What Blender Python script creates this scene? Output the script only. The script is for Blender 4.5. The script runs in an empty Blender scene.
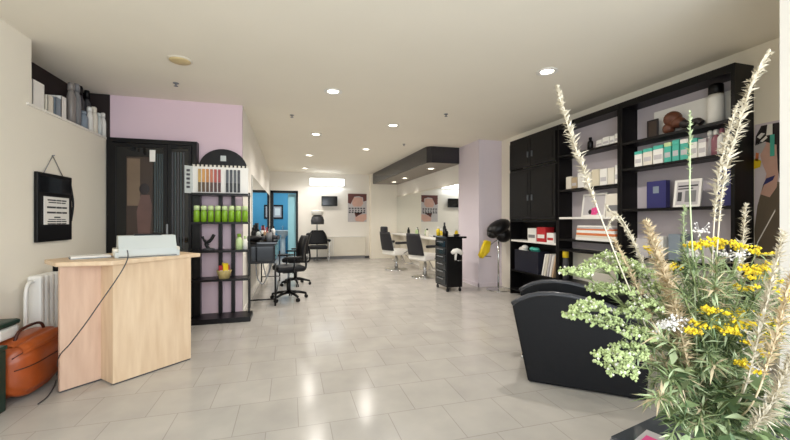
import bpy, bmesh, math, random
from mathutils import Vector, Matrix
random.seed(7)
PI = math.pi
C = bpy.context.scene.collection

# ---------------------------------------------------------------- calibration
FOC, CX, CY, CAMH = 365.0, 395.0, 220.0, 1.25
YAW = math.atan(105 / 365.0)
CA, SA = math.cos(YAW), math.sin(YAW)
def ray(px, py):
    u = (px - CX) / FOC; v = (CY - py) / FOC
    return (SA + u * CA, CA - u * SA, v)
def PD(px, py, d):
    r = ray(px, py); return Vector((r[0]*d, r[1]*d, CAMH + r[2]*d))
def PX(px, py, X): return PD(px, py, X / ray(px, py)[0])
def PY(px, py, Y): return PD(px, py, Y / ray(px, py)[1])
def PZ(px, py, z): return PD(px, py, (z - CAMH) / ray(px, py)[2])

H = 2.75

# ---------------------------------------------------------------- materials
def srgb(r, g, b):
    f = lambda c: c/12.92 if c <= 0.04045 else ((c+0.055)/1.055)**2.4
    return (f(r/255), f(g/255), f(b/255), 1)
MATS = {}
def mat(name, col, rough=0.5, metal=0.0, var=0.06, scale=6.0, emit=0.0, spec=0.5, bump=0.0, coat=0.0, stretch=None, alpha=1.0, trans=0.0):
    if name in MATS: return MATS[name]
    m = bpy.data.materials.new(name); m.use_nodes = True
    nt = m.node_tree; b = nt.nodes['Principled BSDF']
    c = srgb(*col)
    b.inputs['Roughness'].default_value = rough
    b.inputs['Metallic'].default_value = metal
    b.inputs['Specular IOR Level'].default_value = spec
    b.inputs['Coat Weight'].default_value = coat
    b.inputs['Alpha'].default_value = alpha
    b.inputs['Transmission Weight'].default_value = trans
    tc = nt.nodes.new('ShaderNodeTexCoord')
    mp = nt.nodes.new('ShaderNodeMapping')
    if stretch: mp.inputs['Scale'].default_value = stretch
    nz = nt.nodes.new('ShaderNodeTexNoise'); nz.inputs['Scale'].default_value = scale
    nz.inputs['Detail'].default_value = 4
    nt.links.new(tc.outputs['Object'], mp.inputs['Vector'])
    nt.links.new(mp.outputs['Vector'], nz.inputs['Vector'])
    mx = nt.nodes.new('ShaderNodeMix'); mx.data_type = 'RGBA'
    mx.inputs['A'].default_value = tuple(x*(1-var) for x in c[:3]) + (1,)
    mx.inputs['B'].default_value = tuple(min(1, x*(1+var)) for x in c[:3]) + (1,)
    nt.links.new(nz.outputs['Fac'], mx.inputs['Factor'])
    nt.links.new(mx.outputs['Result'], b.inputs['Base Color'])
    if bump:
        bp = nt.nodes.new('ShaderNodeBump'); bp.inputs['Strength'].default_value = bump
        bp.inputs['Distance'].default_value = 0.01
        nt.links.new(nz.outputs['Fac'], bp.inputs['Height'])
        nt.links.new(bp.outputs['Normal'], b.inputs['Normal'])
    if emit:
        b.inputs['Emission Color'].default_value = c
        b.inputs['Emission Strength'].default_value = emit
    MATS[name] = m
    return m

def floor_material():
    m = bpy.data.materials.new('floor_tiles'); m.use_nodes = True
    nt = m.node_tree; b = nt.nodes['Principled BSDF']
    tc = nt.nodes.new('ShaderNodeTexCoord')
    br = nt.nodes.new('ShaderNodeTexBrick')
    br.offset = 0.5
    br.inputs['Scale'].default_value = 1.0
    br.inputs['Brick Width'].default_value = 0.373
    br.inputs['Row Height'].default_value = 0.38
    br.inputs['Mortar Size'].default_value = 0.0030
    br.inputs['Mortar Smooth'].default_value = 0.3
    br.inputs['Bias'].default_value = 0.0
    br.inputs['Color1'].default_value = srgb(*FLOOR_A)
    br.inputs['Color2'].default_value = srgb(*FLOOR_B)
    br.inputs['Mortar'].default_value = srgb(*FLOOR_G)
    mpf = nt.nodes.new('ShaderNodeMapping'); mpf.inputs['Location'].default_value = (.137, 0, 0)
    nt.links.new(tc.outputs['Object'], mpf.inputs['Vector']); nt.links.new(mpf.outputs['Vector'], br.inputs['Vector'])
    nz = nt.nodes.new('ShaderNodeTexNoise'); nz.inputs['Scale'].default_value = 3.5
    nz.inputs['Detail'].default_value = 6
    nt.links.new(tc.outputs['Object'], nz.inputs['Vector'])
    cr = nt.nodes.new('ShaderNodeValToRGB')
    cr.color_ramp.elements[0].position = .3; cr.color_ramp.elements[0].color = (.90, .90, .905, 1)
    cr.color_ramp.elements[1].position = .7; cr.color_ramp.elements[1].color = (1.05, 1.045, 1.04, 1)
    nt.links.new(nz.outputs['Fac'], cr.inputs['Fac'])
    mx = nt.nodes.new('ShaderNodeMix'); mx.data_type = 'RGBA'; mx.blend_type = 'MULTIPLY'
    mx.inputs['Factor'].default_value = 1
    nt.links.new(br.outputs['Color'], mx.inputs['A']); nt.links.new(cr.outputs['Color'], mx.inputs['B'])
    nt.links.new(mx.outputs['Result'], b.inputs['Base Color'])
    mr = nt.nodes.new('ShaderNodeMapRange')
    mr.inputs['To Min'].default_value = .13; mr.inputs['To Max'].default_value = .23
    nt.links.new(nz.outputs['Fac'], mr.inputs['Value'])
    nt.links.new(mr.outputs['Result'], b.inputs['Roughness'])
    bp = nt.nodes.new('ShaderNodeBump'); bp.inputs['Strength'].default_value = .15; bp.inputs['Distance'].default_value = .004
    bp.invert = True
    nt.links.new(br.outputs['Fac'], bp.inputs['Height'])
    nt.links.new(bp.outputs['Normal'], b.inputs['Normal'])
    b.inputs['Specular IOR Level'].default_value = .16
    return m
FLOOR_A, FLOOR_B, FLOOR_G = (182,178,172), (176,172,166), (157,153,147)

def wood_material(name, ca, cb):
    m = bpy.data.materials.new(name); m.use_nodes = True
    nt = m.node_tree; b = nt.nodes['Principled BSDF']
    tc = nt.nodes.new('ShaderNodeTexCoord'); mp = nt.nodes.new('ShaderNodeMapping')
    mp.inputs['Scale'].default_value = (9, 9, 1.2)
    nz = nt.nodes.new('ShaderNodeTexNoise'); nz.inputs['Scale'].default_value = 2.5; nz.inputs['Detail'].default_value = 5
    nt.links.new(tc.outputs['Object'], mp.inputs['Vector']); nt.links.new(mp.outputs['Vector'], nz.inputs['Vector'])
    cr = nt.nodes.new('ShaderNodeValToRGB')
    cr.color_ramp.elements[0].position = .3; cr.color_ramp.elements[0].color = srgb(*ca)
    cr.color_ramp.elements[1].position = .7; cr.color_ramp.elements[1].color = srgb(*cb)
    nt.links.new(nz.outputs['Fac'], cr.inputs['Fac']); nt.links.new(cr.outputs['Color'], b.inputs['Base Color'])
    b.inputs['Roughness'].default_value = .42
    return m

def mirror_material():
    m = bpy.data.materials.new('mirror_silver'); m.use_nodes = True
    b = m.node_tree.nodes['Principled BSDF']
    b.inputs['Base Color'].default_value = (.86, .88, .87, 1); b.inputs['Metallic'].default_value = 1
    b.inputs['Roughness'].default_value = .02
    return m

M_ceil = mat('ceiling_paint', (238,232,218), .9, var=.03, scale=1.5)
M_wall = mat('cream_paint', (240,234,220), .85, var=.03, scale=2)
M_wallw = mat('white_paint', (234,230,222), .85, var=.03, scale=2)
M_pink = mat('lilac_paint', (222,198,208), .85, var=.03, scale=2)
M_palel = mat('pale_lilac_paint', (214,204,212), .85, var=.03, scale=2)
M_blue = mat('blue_paint', (76,152,186), .7, var=.06, scale=3)
M_cyan = mat('cyan_panel', (150,208,224), .4, var=.05, scale=3)
M_floor = floor_material()
M_black = mat('black_satin', (8,7,9), .38, spec=.3, var=.15, scale=8)
M_blackw = mat('black_wood', (10,8,9), .42, spec=.25, var=.25, scale=12, stretch=(6,6,1))
M_gloss = mat('black_gloss', (9,9,11), .08, var=.1, scale=4)
M_glass_dark = mat('dark_glass', (14,16,18), .04, var=.1, scale=4)
M_leather = mat('black_leather', (8,9,14), .5, spec=.3, var=.15, scale=30, bump=.08)
M_leatherg = mat('grey_black_leather', (38,38,42), .5, spec=.3, var=.12, scale=30)
M_chrome = mat('chrome', (205,205,205), .15, 1.0, var=.03)
M_steel = mat('grey_metal', (140,142,145), .35, .8, var=.05)
M_white = mat('white_enamel', (232,230,224), .35, var=.03)
M_offw = mat('cream_plastic', (222,216,202), .45, var=.04)
M_paper = mat('white_paper', (235,233,228), .8, var=.03)
M_lgrey = mat('light_grey_plastic', (196,202,200), .4, var=.04)
M_grey = mat('mid_grey', (120,120,122), .5, var=.06)
M_dgrey = mat('dark_grey', (62,62,66), .5, var=.08)
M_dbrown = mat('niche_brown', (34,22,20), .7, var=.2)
M_maple = wood_material('maple_laminate', (214,186,154), (228,204,174))
M_mapled = wood_material('maple_pinkish_lit', (205,172,150), (220,190,168))  # maple with the pinkish light on the recessed panel put into its colour
M_rust = mat('rust_leather', (158,72,26), .38, var=.3, scale=9, bump=.15)
M_rustd = mat('dark_rust_seam', (70,28,14), .5, var=.2)
M_dgreen = mat('dark_green_plastic', (24,52,42), .4, var=.1)
M_mirror = mirror_material()
M_green = mat('lime_green_plastic', (128,172,40), .3, var=.08)
M_pale_green = mat('pale_green_cap', (196,216,160), .3, var=.06)
M_yellow = mat('yellow_plastic', (226,196,28), .45, var=.1)
M_red = mat('red_print', (182,32,40), .5, var=.1)
M_pinkp = mat('pink_print', (222,70,140), .5, var=.15)
M_orange = mat('orange_paper', (214,122,72), .6, var=.1)
M_navy = mat('navy_card', (44,44,104), .5, var=.1)
M_teal = mat('teal_card', (72,176,158), .5, var=.1)
M_bluegrey = mat('blue_grey_cover', (128,140,152), .5, var=.1)
M_skin = mat('printed_skin', (204,164,150), .5, var=.12, scale=12)
M_hair_red = mat('printed_auburn_hair', (98,50,46), .5, var=.3, scale=16)
M_hair_d = mat('printed_dark_hair', (34,26,28), .5, var=.3, scale=16)
M_brownc = mat('printed_taupe_cloth', (104,92,78), .6, var=.12, scale=10)
M_pgrey = mat('printed_grey', (188,184,186), .5, var=.1, scale=14)
M_lampon = mat('lamp_glow', (255,244,222), .5, emit=8.0, var=0)
M_tube = mat('tube_glow', (246,250,255), .5, emit=2.2, var=0)
M_sepia = mat('printed_sepia', (58,44,36), .4, var=.35, scale=5)
M_ink = mat('printed_ink', (60,60,64), .7, var=.1)

# ---------------------------------------------------------------- mesh builder
class MB:
    def __init__(self): self.bm = bmesh.new(); self.mats = []; self.cur = 0
    def use(self, m):
        if m not in self.mats: self.mats.append(m)
        self.cur = self.mats.index(m); return self
    def _fin(self, geom_faces, smooth=False):
        for f in geom_faces:
            f.material_index = self.cur; f.smooth = smooth
    def box(self, x0, x1, y0, y1, z0, z1, bev=0.0, M=None, seg=2):
        bm = self.bm
        r = bmesh.ops.create_cube(bm, size=1.0)
        vs = r['verts']
        S = Matrix.Translation(((x0+x1)/2, (y0+y1)/2, (z0+z1)/2)) @ Matrix.Diagonal((abs(x1-x0), abs(y1-y0), abs(z1-z0), 1))
        bmesh.ops.transform(bm, matrix=S, verts=vs)
        fs = set(f for v in vs for f in v.link_faces)
        if bev > 0:
            es = list(set(e for v in vs for e in v.link_edges))
            for f in fs: f.material_index = self.cur
            rb = bmesh.ops.bevel(bm, geom=es, offset=bev, segments=seg, affect='EDGES', profile=0.5)
            vs = list(set(v for f in rb['faces'] for v in f.verts) | set(v for v in vs if v.is_valid))
            fs = set(f for v in vs for f in v.link_faces)
        self._fin(fs)
        if M is not None: bmesh.ops.transform(bm, matrix=M, verts=vs)
        return self
    def ring_surface(self, rings, cap=True, smooth=True, closed=True):
        bm = self.bm
        vr = [[bm.verts.new(p) for p in ring] for ring in rings]
        fs = []
        n = len(vr[0])
        for a, b in zip(vr, vr[1:]):
            rng = range(n) if closed else range(n-1)
            for i in rng:
                j = (i+1) % n
                try: fs.append(bm.faces.new((a[i], a[j], b[j], b[i])))
                except ValueError: pass
        self._fin(fs, smooth)
        if cap and closed:
            cf = []
            for ring, rev in ((vr[0], True), (vr[-1], False)):
                try: cf.append(bm.faces.new(list(reversed(ring)) if rev else ring))
                except ValueError: pass
            self._fin(cf, False)
        return self
    def tube(self, pts, r, n=8, cap=True, smooth=True):
        pts = [Vector(p) for p in pts]
        if not hasattr(r, '__len__'): r = [r]*len(pts)
        rings = []; up = Vector((0, 0, 1)); prev = None
        for i, p in enumerate(pts):
            t = (pts[min(i+1, len(pts)-1)] - pts[max(i-1, 0)])
            if t.length < 1e-9: t = Vector((0, 0, 1))
            t.normalize()
            if prev is None:
                a = t.cross(up)
                if a.length < .05: a = t.cross(Vector((1, 0, 0)))
            else:
                a = prev - t * prev.dot(t)
            a.normalize(); prev = a
            b = t.cross(a)
            rings.append([p + (a*math.cos(2*PI*k/n) + b*math.sin(2*PI*k/n))*r[i] for k in range(n)])
        return self.ring_surface(rings, cap, smooth)
    def cyl(self, p0, p1, r0, r1=None, n=16, smooth=True):
        return self.tube([p0, p1], [r0, r0 if r1 is None else r1], n, True, smooth)
    def lathe(self, prof, c=(0, 0, 0), n=20, smooth=True):
        rings = [[Vector((c[0]+r*math.cos(2*PI*k/n), c[1]+r*math.sin(2*PI*k/n), c[2]+z)) for k in range(n)] for r, z in prof]
        return self.ring_surface(rings, True, smooth)
    def prism(self, poly, z0, z1, M=None, bev=0.0):
        bm = self.bm
        a = [bm.verts.new((x, y, z0)) for x, y in poly]; b = [bm.verts.new((x, y, z1)) for x, y in poly]
        fs = [bm.faces.new(list(reversed(a))), bm.faces.new(b)]
        n = len(poly)
        for i in range(n):
            j = (i+1) % n; fs.append(bm.faces.new((a[i], a[j], b[j], b[i])))
        self._fin(fs)
        vs = a + b
        if bev:
            es = list(set(e for v in vs for e in v.link_edges))
            rb = bmesh.ops.bevel(bm, geom=es, offset=bev, segments=2, affect='EDGES', profile=.5)
            vs = list(set(v for f in rb['faces'] for v in f.verts) | set(v for v in vs if v.is_valid))
            self._fin(set(f for v in vs for f in v.link_faces))
        if M is not None: bmesh.ops.transform(bm, matrix=M, verts=vs)
        return self
    def face(self, pts, smooth=False):
        vs = [self.bm.verts.new(p) for p in pts]
        f = self.bm.faces.new(vs); self._fin([f], smooth); return self
    def sphere(self, c, r, sc=(1, 1, 1), M=None, u=14, v=10):
        rr = bmesh.ops.create_uvsphere(self.bm, u_segments=u, v_segments=v, radius=r)
        vs = rr['verts']
        T = Matrix.Translation(c) @ (M if M is not None else Matrix.Identity(4)) @ Matrix.Diagonal((sc[0], sc[1], sc[2], 1))
        bmesh.ops.transform(self.bm, matrix=T, verts=vs)
        self._fin(set(f for w in vs for f in w.link_faces), True); return self
    def ico(self, c, r, sub=1):
        rr = bmesh.ops.create_icosphere(self.bm, subdivisions=sub, radius=r)
        vs = rr['verts']; bmesh.ops.translate(self.bm, vec=c, verts=vs)
        self._fin(set(f for w in vs for f in w.link_faces), True); return self
    def build(self, name, parent=None, fix=True):
        if fix: bmesh.ops.recalc_face_normals(self.bm, faces=self.bm.faces)
        me = bpy.data.meshes.new(name); self.bm.to_mesh(me); self.bm.free()
        for m in self.mats: me.materials.append(m)
        o = bpy.data.objects.new(name, me); C.objects.link(o)
        if parent: o.parent = parent
        return o
def mb(m): return MB().use(m)
def tag(o, label=None, cat=None, group=None, kind=None):
    if label: o['label'] = label
    if cat: o['category'] = cat
    if group: o['group'] = group
    if kind: o['kind'] = kind
    return o
def thing(name, label, cat, loc=(0, 0, 0), rz=0, group=None):
    o = bpy.data.objects.new(name, None); C.objects.link(o)
    o.empty_display_size = .1
    o.location = loc; o.rotation_euler = (0, 0, rz)
    return tag(o, label, cat, group)
def place(o, loc, rz=0): o.location = loc; o.rotation_euler = (0, 0, rz); return o
def dup(root, loc, rz, label=None, group=None):
    r = root.copy(); C.objects.link(r); r.location = loc; r.rotation_euler = (0, 0, rz)
    if label: r['label'] = label
    if group: r['group'] = group
    for ch in list(root.children):
        if ch.type == 'LIGHT': continue
        c = ch.copy(); C.objects.link(c); c.parent = r
        for g in list(ch.children):
            d = g.copy(); C.objects.link(d); d.parent = c
    return r
def struct(name, b, label=None):
    o = b.build(name); o['kind'] = 'structure'
    if label: o['label'] = label
    return o
def smooth_curve(pts, n=6):
    pts = [Vector(p) for p in pts]; out = []
    P = [pts[0]] + pts + [pts[-1]]
    for i in range(1, len(P)-2):
        for k in range(n):
            t = k/n
            out.append(.5*((2*P[i]) + (P[i+1]-P[i-1])*t + (2*P[i-1]-5*P[i]+4*P[i+1]-P[i+2])*t*t + (3*P[i]-P[i-1]-3*P[i+1]+P[i+2])*t**3))
    out.append(pts[-1]); return out

# ================================================================ THE SETTING
YB, XR, XL, XLB, YP, XA = 11.85, 3.86, -2.07, -0.595, 5.15, 3.40
NB = -2.36           # niche back
struct('floor', mb(M_floor).box(-2.6, 4.1, -1.3, YB+.02, -.1, 0))
struct('ceiling', mb(M_ceil).box(-2.6, 4.1, -1.3, YB+.12, H, H+.1))
b = mb(M_wall)
b.box(-2.6, XL, -1.3, 3.76, 0, H).box(-2.6, XL, 3.76, YP+.1, 0, 2.21).box(-2.6, NB, 3.76, YP+.1, 2.21, H)
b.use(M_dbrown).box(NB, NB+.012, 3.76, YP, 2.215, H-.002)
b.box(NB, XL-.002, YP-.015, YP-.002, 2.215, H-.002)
struct('wall_left_front', b)
struct('wall_pink', mb(M_pink).box(XL-.3, XLB, YP, YP+.12, 0, H))
struct('wall_left_back', mb(M_wallw).box(XLB-.12, XLB, YP+.12, YB+.1, 0, H).box(XLB-.004,XLB+.001,YP,YP+.12,0,H))
# back wall with door opening
DX0, DX1, DZ = -.58, .24, 2.16
b = mb(M_wallw).box(XLB-.12, DX0, YB, YB+.12, 0, H).box(DX0, DX1, YB, YB+.12, DZ, H).box(DX1, 4.0, YB, YB+.12, 0, H)
struct('wall_back', b)
struct('wall_pilaster', mb(M_wall).box(2.52, XA, YB-.28, YB, 0, H))
struct('wall_alcove', mb(M_wallw).box(XA, XA+.1, 6.95, YB, 0, H))
struct('wall_pillar', mb(M_palel).box(XA-.02, XR, 6.1, 6.95, 0, H))
struct('wall_right', mb(M_wall).box(XR, XR+.12, 1.3, 6.95, 0, H))
struct('wall_right_front', mb(M_wallw).box(2.58, 2.75, -1.3, 1.34, 0, H).box(2.75, XR, 1.22, 1.34, 0, H))
# soffit
b = mb(mat('soffit_side', (44,42,46), .22, var=.1)).prism([(2.68, 6.99), (2.76, 6.92), (XA-.022, 6.92), (XA-.022, 6.955), (XA, 6.955), (XA, YB-.28), (2.58, YB-.28)], 2.42, 2.75)
b.use(mat('soffit_underside', (128,118,108), .4)).prism([(2.70, 6.99), (2.77, 6.94), (XA-.024, 6.94), (XA-.024, 6.96), (XA-.002, 6.96), (XA-.002, YB-.285), (2.60, YB-.285)], 2.416, 2.4205)
struct('trim_1', b, 'long dark soffit hanging from the ceiling over the styling places')
# blue room
struct('wall_blue_back', mb(M_blue).box(-1.4, 1.7, 14.2, 14.3, 0, 2.6))
struct('wall_blue_left', mb(M_blue).box(-1.4, -1.3, YB+.12, 14.2, 0, 2.6))
struct('wall_blue_right', mb(M_blue).box(1.6, 1.7, YB+.12, 14.2, 0, 2.6))
struct('ceiling_blue_room', mb(M_ceil).box(-1.4, 1.7, YB+.12, 14.3, 2.6, 2.7))
struct('floor_blue_room', mb(M_grey).box(-1.4, 1.7, YB, 14.3, -.1, 0))
# door frame
dr = mb(M_black).box(DX0, DX0+.09, YB-.04, YB+.12, 0, DZ).box(DX1-.06, DX1, YB-.04, YB+.12, 0, DZ).box(DX0, DX1, YB-.04, YB+.12, DZ-.07, DZ).build('door_1')
tag(dr, kind='structure')
dl = mb(M_cyan).box(DX1-.30, DX1-.06, YB+.13, YB+.17, .02, DZ-.08).build('door_leaf', dr)
# baseboards
struct('baseboard_back', mb(M_dgrey).box(DX1+.02, 2.52, YB-.015, YB, 0, .07))
struct('baseboard_right', mb(M_palel).box(XA-.035, XR, 6.085, 6.1, 0, .07).box(XA-.035, XA-.02, 6.085, 6.95, 0, .07))
struct('baseboard_left', mb(M_wallw).box(XLB, XLB+.012, YP+.02, YB-.05, 0, .07))
struct('trim_2', mb(M_wallw).box(XL-.02, XL+.012, 3.70, YP, 2.195, 2.215), 'pale sill along the wall recess')

# ================================================================ CEILING FIXTURES
def downlight(p, label, power=26, size=2.75, first=[None]):
    if first[0] is None:
        t = thing('ceiling_spotlight', label, 'ceiling light', p, 0, 'round ceiling spotlights')
        mb(M_white).lathe([(.062, .0), (.100, -.004), (.105, -.010), (.098, -.014), (.070, -.012), (.064, -.004)], n=28).build('ring', t)
        mb(M_lampon).lathe([(.001, -.005), (.066, -.006), (.066, -.001), (.001, 0)], n=24).build('bulb', t)
        first[0] = t
    else:
        t = dup(first[0], p, 0, label)
    L = bpy.data.lights.new('spot_lamp', 'SPOT'); L.energy = power; L.color = (1, .94, .87)
    L.spot_size = size; L.spot_blend = .8; L.shadow_soft_size = .06
    lo = bpy.data.objects.new('spot_lamp', L); C.objects.link(lo); lo.parent = t; lo.location = (0, 0, -.03)
    return t
for px, py, lab in [(333, 91, 'round ceiling spotlight, brightest and largest of the left row, in front of the reception side'),
                    (316, 134, 'round ceiling spotlight, second of the left row counting from the camera'),
                    (309, 155, 'round ceiling spotlight, third of the left row counting from the camera'),
                    (305, 168, 'small round ceiling spotlight, farthest of the left row, nearest the back wall'),
                    (547, 71, 'round ceiling spotlight above the black bookshelves, nearest on the right'),
                    (393, 125, 'round ceiling spotlight in front of the dark soffit, between the two rows'),
                    (366, 149, 'small round ceiling spotlight left of the dark soffit, farther from the camera')]:
    p = PZ(px, py, H); downlight((p.x, p.y, H), lab, power=92 if p.y < 5 else (105 if p.y < 7 else 115))
for i, (px, py) in enumerate([(435.5, 168.5), (408, 178), (388, 185)]):
    p = PZ(px, py, 2.415)
    downlight((min(max(p.x, 2.85), 3.05), min(p.y, 10.7), 2.415), ['spotlight in the underside of the dark soffit, nearest of three', 'spotlight in the underside of the dark soffit, middle of three', 'spotlight in the underside of the dark soffit, farthest of three'][i], power=26, size=1.9)
p = PZ(180, 60, H)
t = thing('smoke_detector', 'beige round cover plate on the ceiling above the reception side', 'smoke detector', (p.x, p.y, H))
M_beige = mat('beige_plastic', (206,186,140), .5)
mb(M_beige).lathe([(.09, 0), (.09, -.012), (.075, -.02), (.02, -.022)], n=24).build('cover', t)
mb(M_offw).lathe([(.105, 0), (.105, -.006), (.09, -.008)], n=24).build('base_ring', t)
for px, py, lab in [(176, 83, 'small dark sprinkler head on the ceiling in front of the lilac wall'),
                    (292, 115, 'small dark sprinkler head on the ceiling left of the second spotlight'),
                    (446, 114, 'small dark sprinkler head on the ceiling in front of the soffit'),
                    (404, 144, 'small dark sprinkler head on the ceiling close beside the soffit')]:
    p = PZ(px, py, H)
    tag(mb(M_grey).lathe([(.03, 0), (.03, -.006), (.012, -.01), (.008, -.03), (.022, -.033), (.022, -.036)], n=14).build('sprinkler_head'), lab, 'sprinkler', 'ceiling sprinkler heads').location = (p.x, p.y, H)

# ================================================================ LEFT FRONT: niche, sign, radiator, desk
def book(x0, x1, y0, y1, z0, z1, m, label, cat='book', name='book', group='books and boxes in the wall recess'):
    w, d, h = x1-x0, y1-y0, z1-z0
    o = thing(name, label, cat, ((x0+x1)/2, (y0+y1)/2, z0), 0, group)
    mb(m).box(-w/2, w/2, -d/2, -d/2+.004, 0, h).box(-w/2, w/2, d/2-.004, d/2, 0, h).box(w/2-.004, w/2, -d/2, d/2, 0, h).build('cover', o)
    mb(M_paper).box(-w/2+.006, w/2-.005, -d/2+.004, d/2-.004, .004, h-.006).build('pages', o)
    return o
XF = XL - .02
def niche_y(px, X=XF): return PX(px, 100, X).y
for px0, px1, ytop, m, lab in [
        (33, 44.5, 82, M_white, 'thick white book, frontmost in the wall recess'),
        (48, 53.5, 96, M_offw, 'thin cream book right of the thick white one in the wall recess'),
        (56, 61, 98, M_bluegrey, 'grey book beside a white one in the middle of the wall recess'),
        (61.5, 66.5, 97, M_white, 'white book just left of the tall grey tubes in the wall recess')]:
    ya, yb = niche_y(px0), niche_y(px1)
    z1 = PX((px0+px1)/2, ytop, XF).z
    book(XF-.17, XF, ya, yb, 2.215, z1, m, lab)
def bottle(name, label, cat, loc, r, h, m, mcap, group=None, shoulder=.72, capr=.45, caph=.2, lab2=None):
    t = thing(name, label, cat, loc, 0, group)
    hb = h*(1-caph)
    mb(m).lathe([(r*.85, 0), (r, .01*h), (r, hb*shoulder), (r*.9, hb*(shoulder+.12)), (r*capr*1.05, hb*.97), (r*capr, hb)], n=16).build('bottle_body', t)
    mb(mcap).lathe([(r*capr*1.25, hb), (r*capr*1.25, h*.97), (r*capr*.9, h)], n=14).build('cap', t)
    return t
M_tubeg = mat('grey_tube', (132,126,122), .35, var=.1)
for px, ytop, m, r, lab in [(71, 83, M_tubeg, .038, 'tall grey bottle in the wall recess, first after the books'),
                            (76.5, 84, M_grey, .038, 'tall mid grey bottle in the wall recess, second after the books'),
                            (83, 111, M_bluegrey, .045, 'short blue-grey bottle in the wall recess'),
                            (89.5, 107, M_white, .032, 'slim white bottle in the wall recess, right of the blue-grey one'),
                            (94, 107, M_offw, .034, 'slim cream bottle in the wall recess'),
                            (98.5, 113, M_lgrey, .034, 'slim pale grey bottle in the wall recess, second from the lilac wall'),
                            (103, 113, M_white, .034, 'slim white bottle at the end of the wall recess beside the lilac wall')]:
    y = niche_y(px, XF-.05); z1 = PX(px, ytop, XF-.05).z
    bottle('bottle', lab, 'bottle', (XF-.05, y, 2.215), r, z1-2.215, m, m, 'bottles in the wall recess', capr=.6, caph=.18)
for px, ytop, lab in [(80, 86, 'tall black bottle behind the blue-grey one in the wall recess'),
                      (87, 90, 'second tall black bottle at the back of the wall recess'),
                      (93, 96, 'third tall black bottle at the back of the wall recess'),
                      (99, 101, 'tall black bottle at the back of the wall recess, nearest the lilac wall')]:
    y = niche_y(px, XF-.17); z1 = PX(px, ytop, XF-.17).z
    bottle('bottle', lab, 'bottle', (XF-.17, y, 2.215), .045, max(.2, z1-2.215), M_dgrey, M_black, 'bottles in the wall recess')

# hanging sign
p0, p1 = PX(37.5, 172, XL+.03), PX(72, 240, XL+.03)
t = thing('hanging_board', 'black board with a white printed notice hanging by a string on the cream wall', 'sign', (XL, (p0.y+p1.y)/2, 1.06))
w = (p1.y-p0.y)/2; hh = .60
mb(M_black).box(.004, .03, -w, w, 0, hh, .004).use(M_gloss).box(.03, .034, -w+.02, w-.02, hh*.72, hh-.03).build('board', t)
n_ = mb(M_paper).box(.034, .040, -w*.72, w*.72, hh*.25, hh*.66)
n_.use(M_ink)
zz = hh*.62
for k, (lw, th) in enumerate([(.55, .012), (.5, .010), (0, .01), (.58, .016), (0, .01), (.58, .016), (0, .008), (.18, .012), (.5, .007), (.55, .010), (.55, .01)]):
    if lw:
        segs = [(-lw, -lw*.15), (-lw*.1, lw*.45), (lw*.5, lw)] if lw > .3 else [(-lw, lw)]
        for a, c in segs: n_.box(.040, .0408, a*w, c*w, zz-th, zz)
    zz -= th + .010
n_.build('notice', t)
mb(M_grey).tube([(.012, -w*.55, hh), (.006, 0, hh+.17), (.012, w*.55, hh)], .004, 6).build('string', t)
mb(M_steel).cyl((0, 0, hh+.17), (.02, 0, hh+.175), .006, n=8).build('nail', t)
mb(M_black).tube(smooth_curve([(.02, w*.9, hh*.98), (.03, w+.02, hh*.6), (.02, w+.005, hh*.3)]), .009, 6).build('pen', t)

# radiator on left wall
t = thing('radiator', 'white column radiator on the cream wall behind the reception desk', 'radiator', (XL+.09, 3.62, 0))
for k in range(9):
    y = .03 + k*.065
    mb(M_white).box(-.05, .05, y-.026, y+.026, .14, .80, .018).build('radiator_column', t)
for z in (.76, .18): mb(M_white).tube([(0, -.02, z), (0, .6, z)], .018).build('header_pipe', t)
mb(M_white).tube(smooth_curve([(0, -.02, .76), (0, -.07, .73), (0.0, -.09, .6), (0, -.09, .02)]), .014).build('feed_pipe', t)
mb(M_black).cyl((0, .30, .80), (0, .30, .86), .025).build('valve_knob', t)

# reception desk
t = thing('reception_desk', 'pale maple reception desk with a thick front panel near the left wall', 'desk', (0, 0, 0))
A = Vector((-1.285, 3.235, 0)); e1 = Vector((.718, .696, 0)); e2 = Vector((-.696, .718, 0))
def Q(s, n, z=0): v = A + e1*s + e2*n; return (v.x, v.y)
ztop = .912
mb(M_maple).prism([(-1.82, 3.45), (-1.62, 3.19), (-1.27, 3.19), (-.79, 3.72), (-1.02, 3.97), (-1.60, 3.95)], ztop, .945, bev=.006).build('worktop', t)
mb(M_maple).prism([Q(0, 0), Q(.60, 0), Q(.60, .035), Q(0, .035)], .012, ztop).prism([Q(0, .035), Q(.03, .035), Q(.03, .2), Q(0, .2)], .012, ztop).build('front_panel', t)
tag(mb(M_mapled).prism([Q(-.25, .19), Q(.12, .19), Q(.12, .215), Q(-.25, .215)], .012, ztop).build('side_panel', t), 'recessed pinkish panel')
mb(M_maple).prism([Q(.56, .035), Q(.60, .035), Q(.60, .42), Q(.56, .42)], .012, ztop).build('end_panel', t)
mb(M_dgrey).prism([Q(.005, .005), Q(.595, .005), Q(.595, .03), Q(.005, .03)], 0, .012).prism([Q(-.245, .193), Q(.115, .193), Q(.115, .212), Q(-.245, .212)], 0, .012).build('plinth', t)

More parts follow.
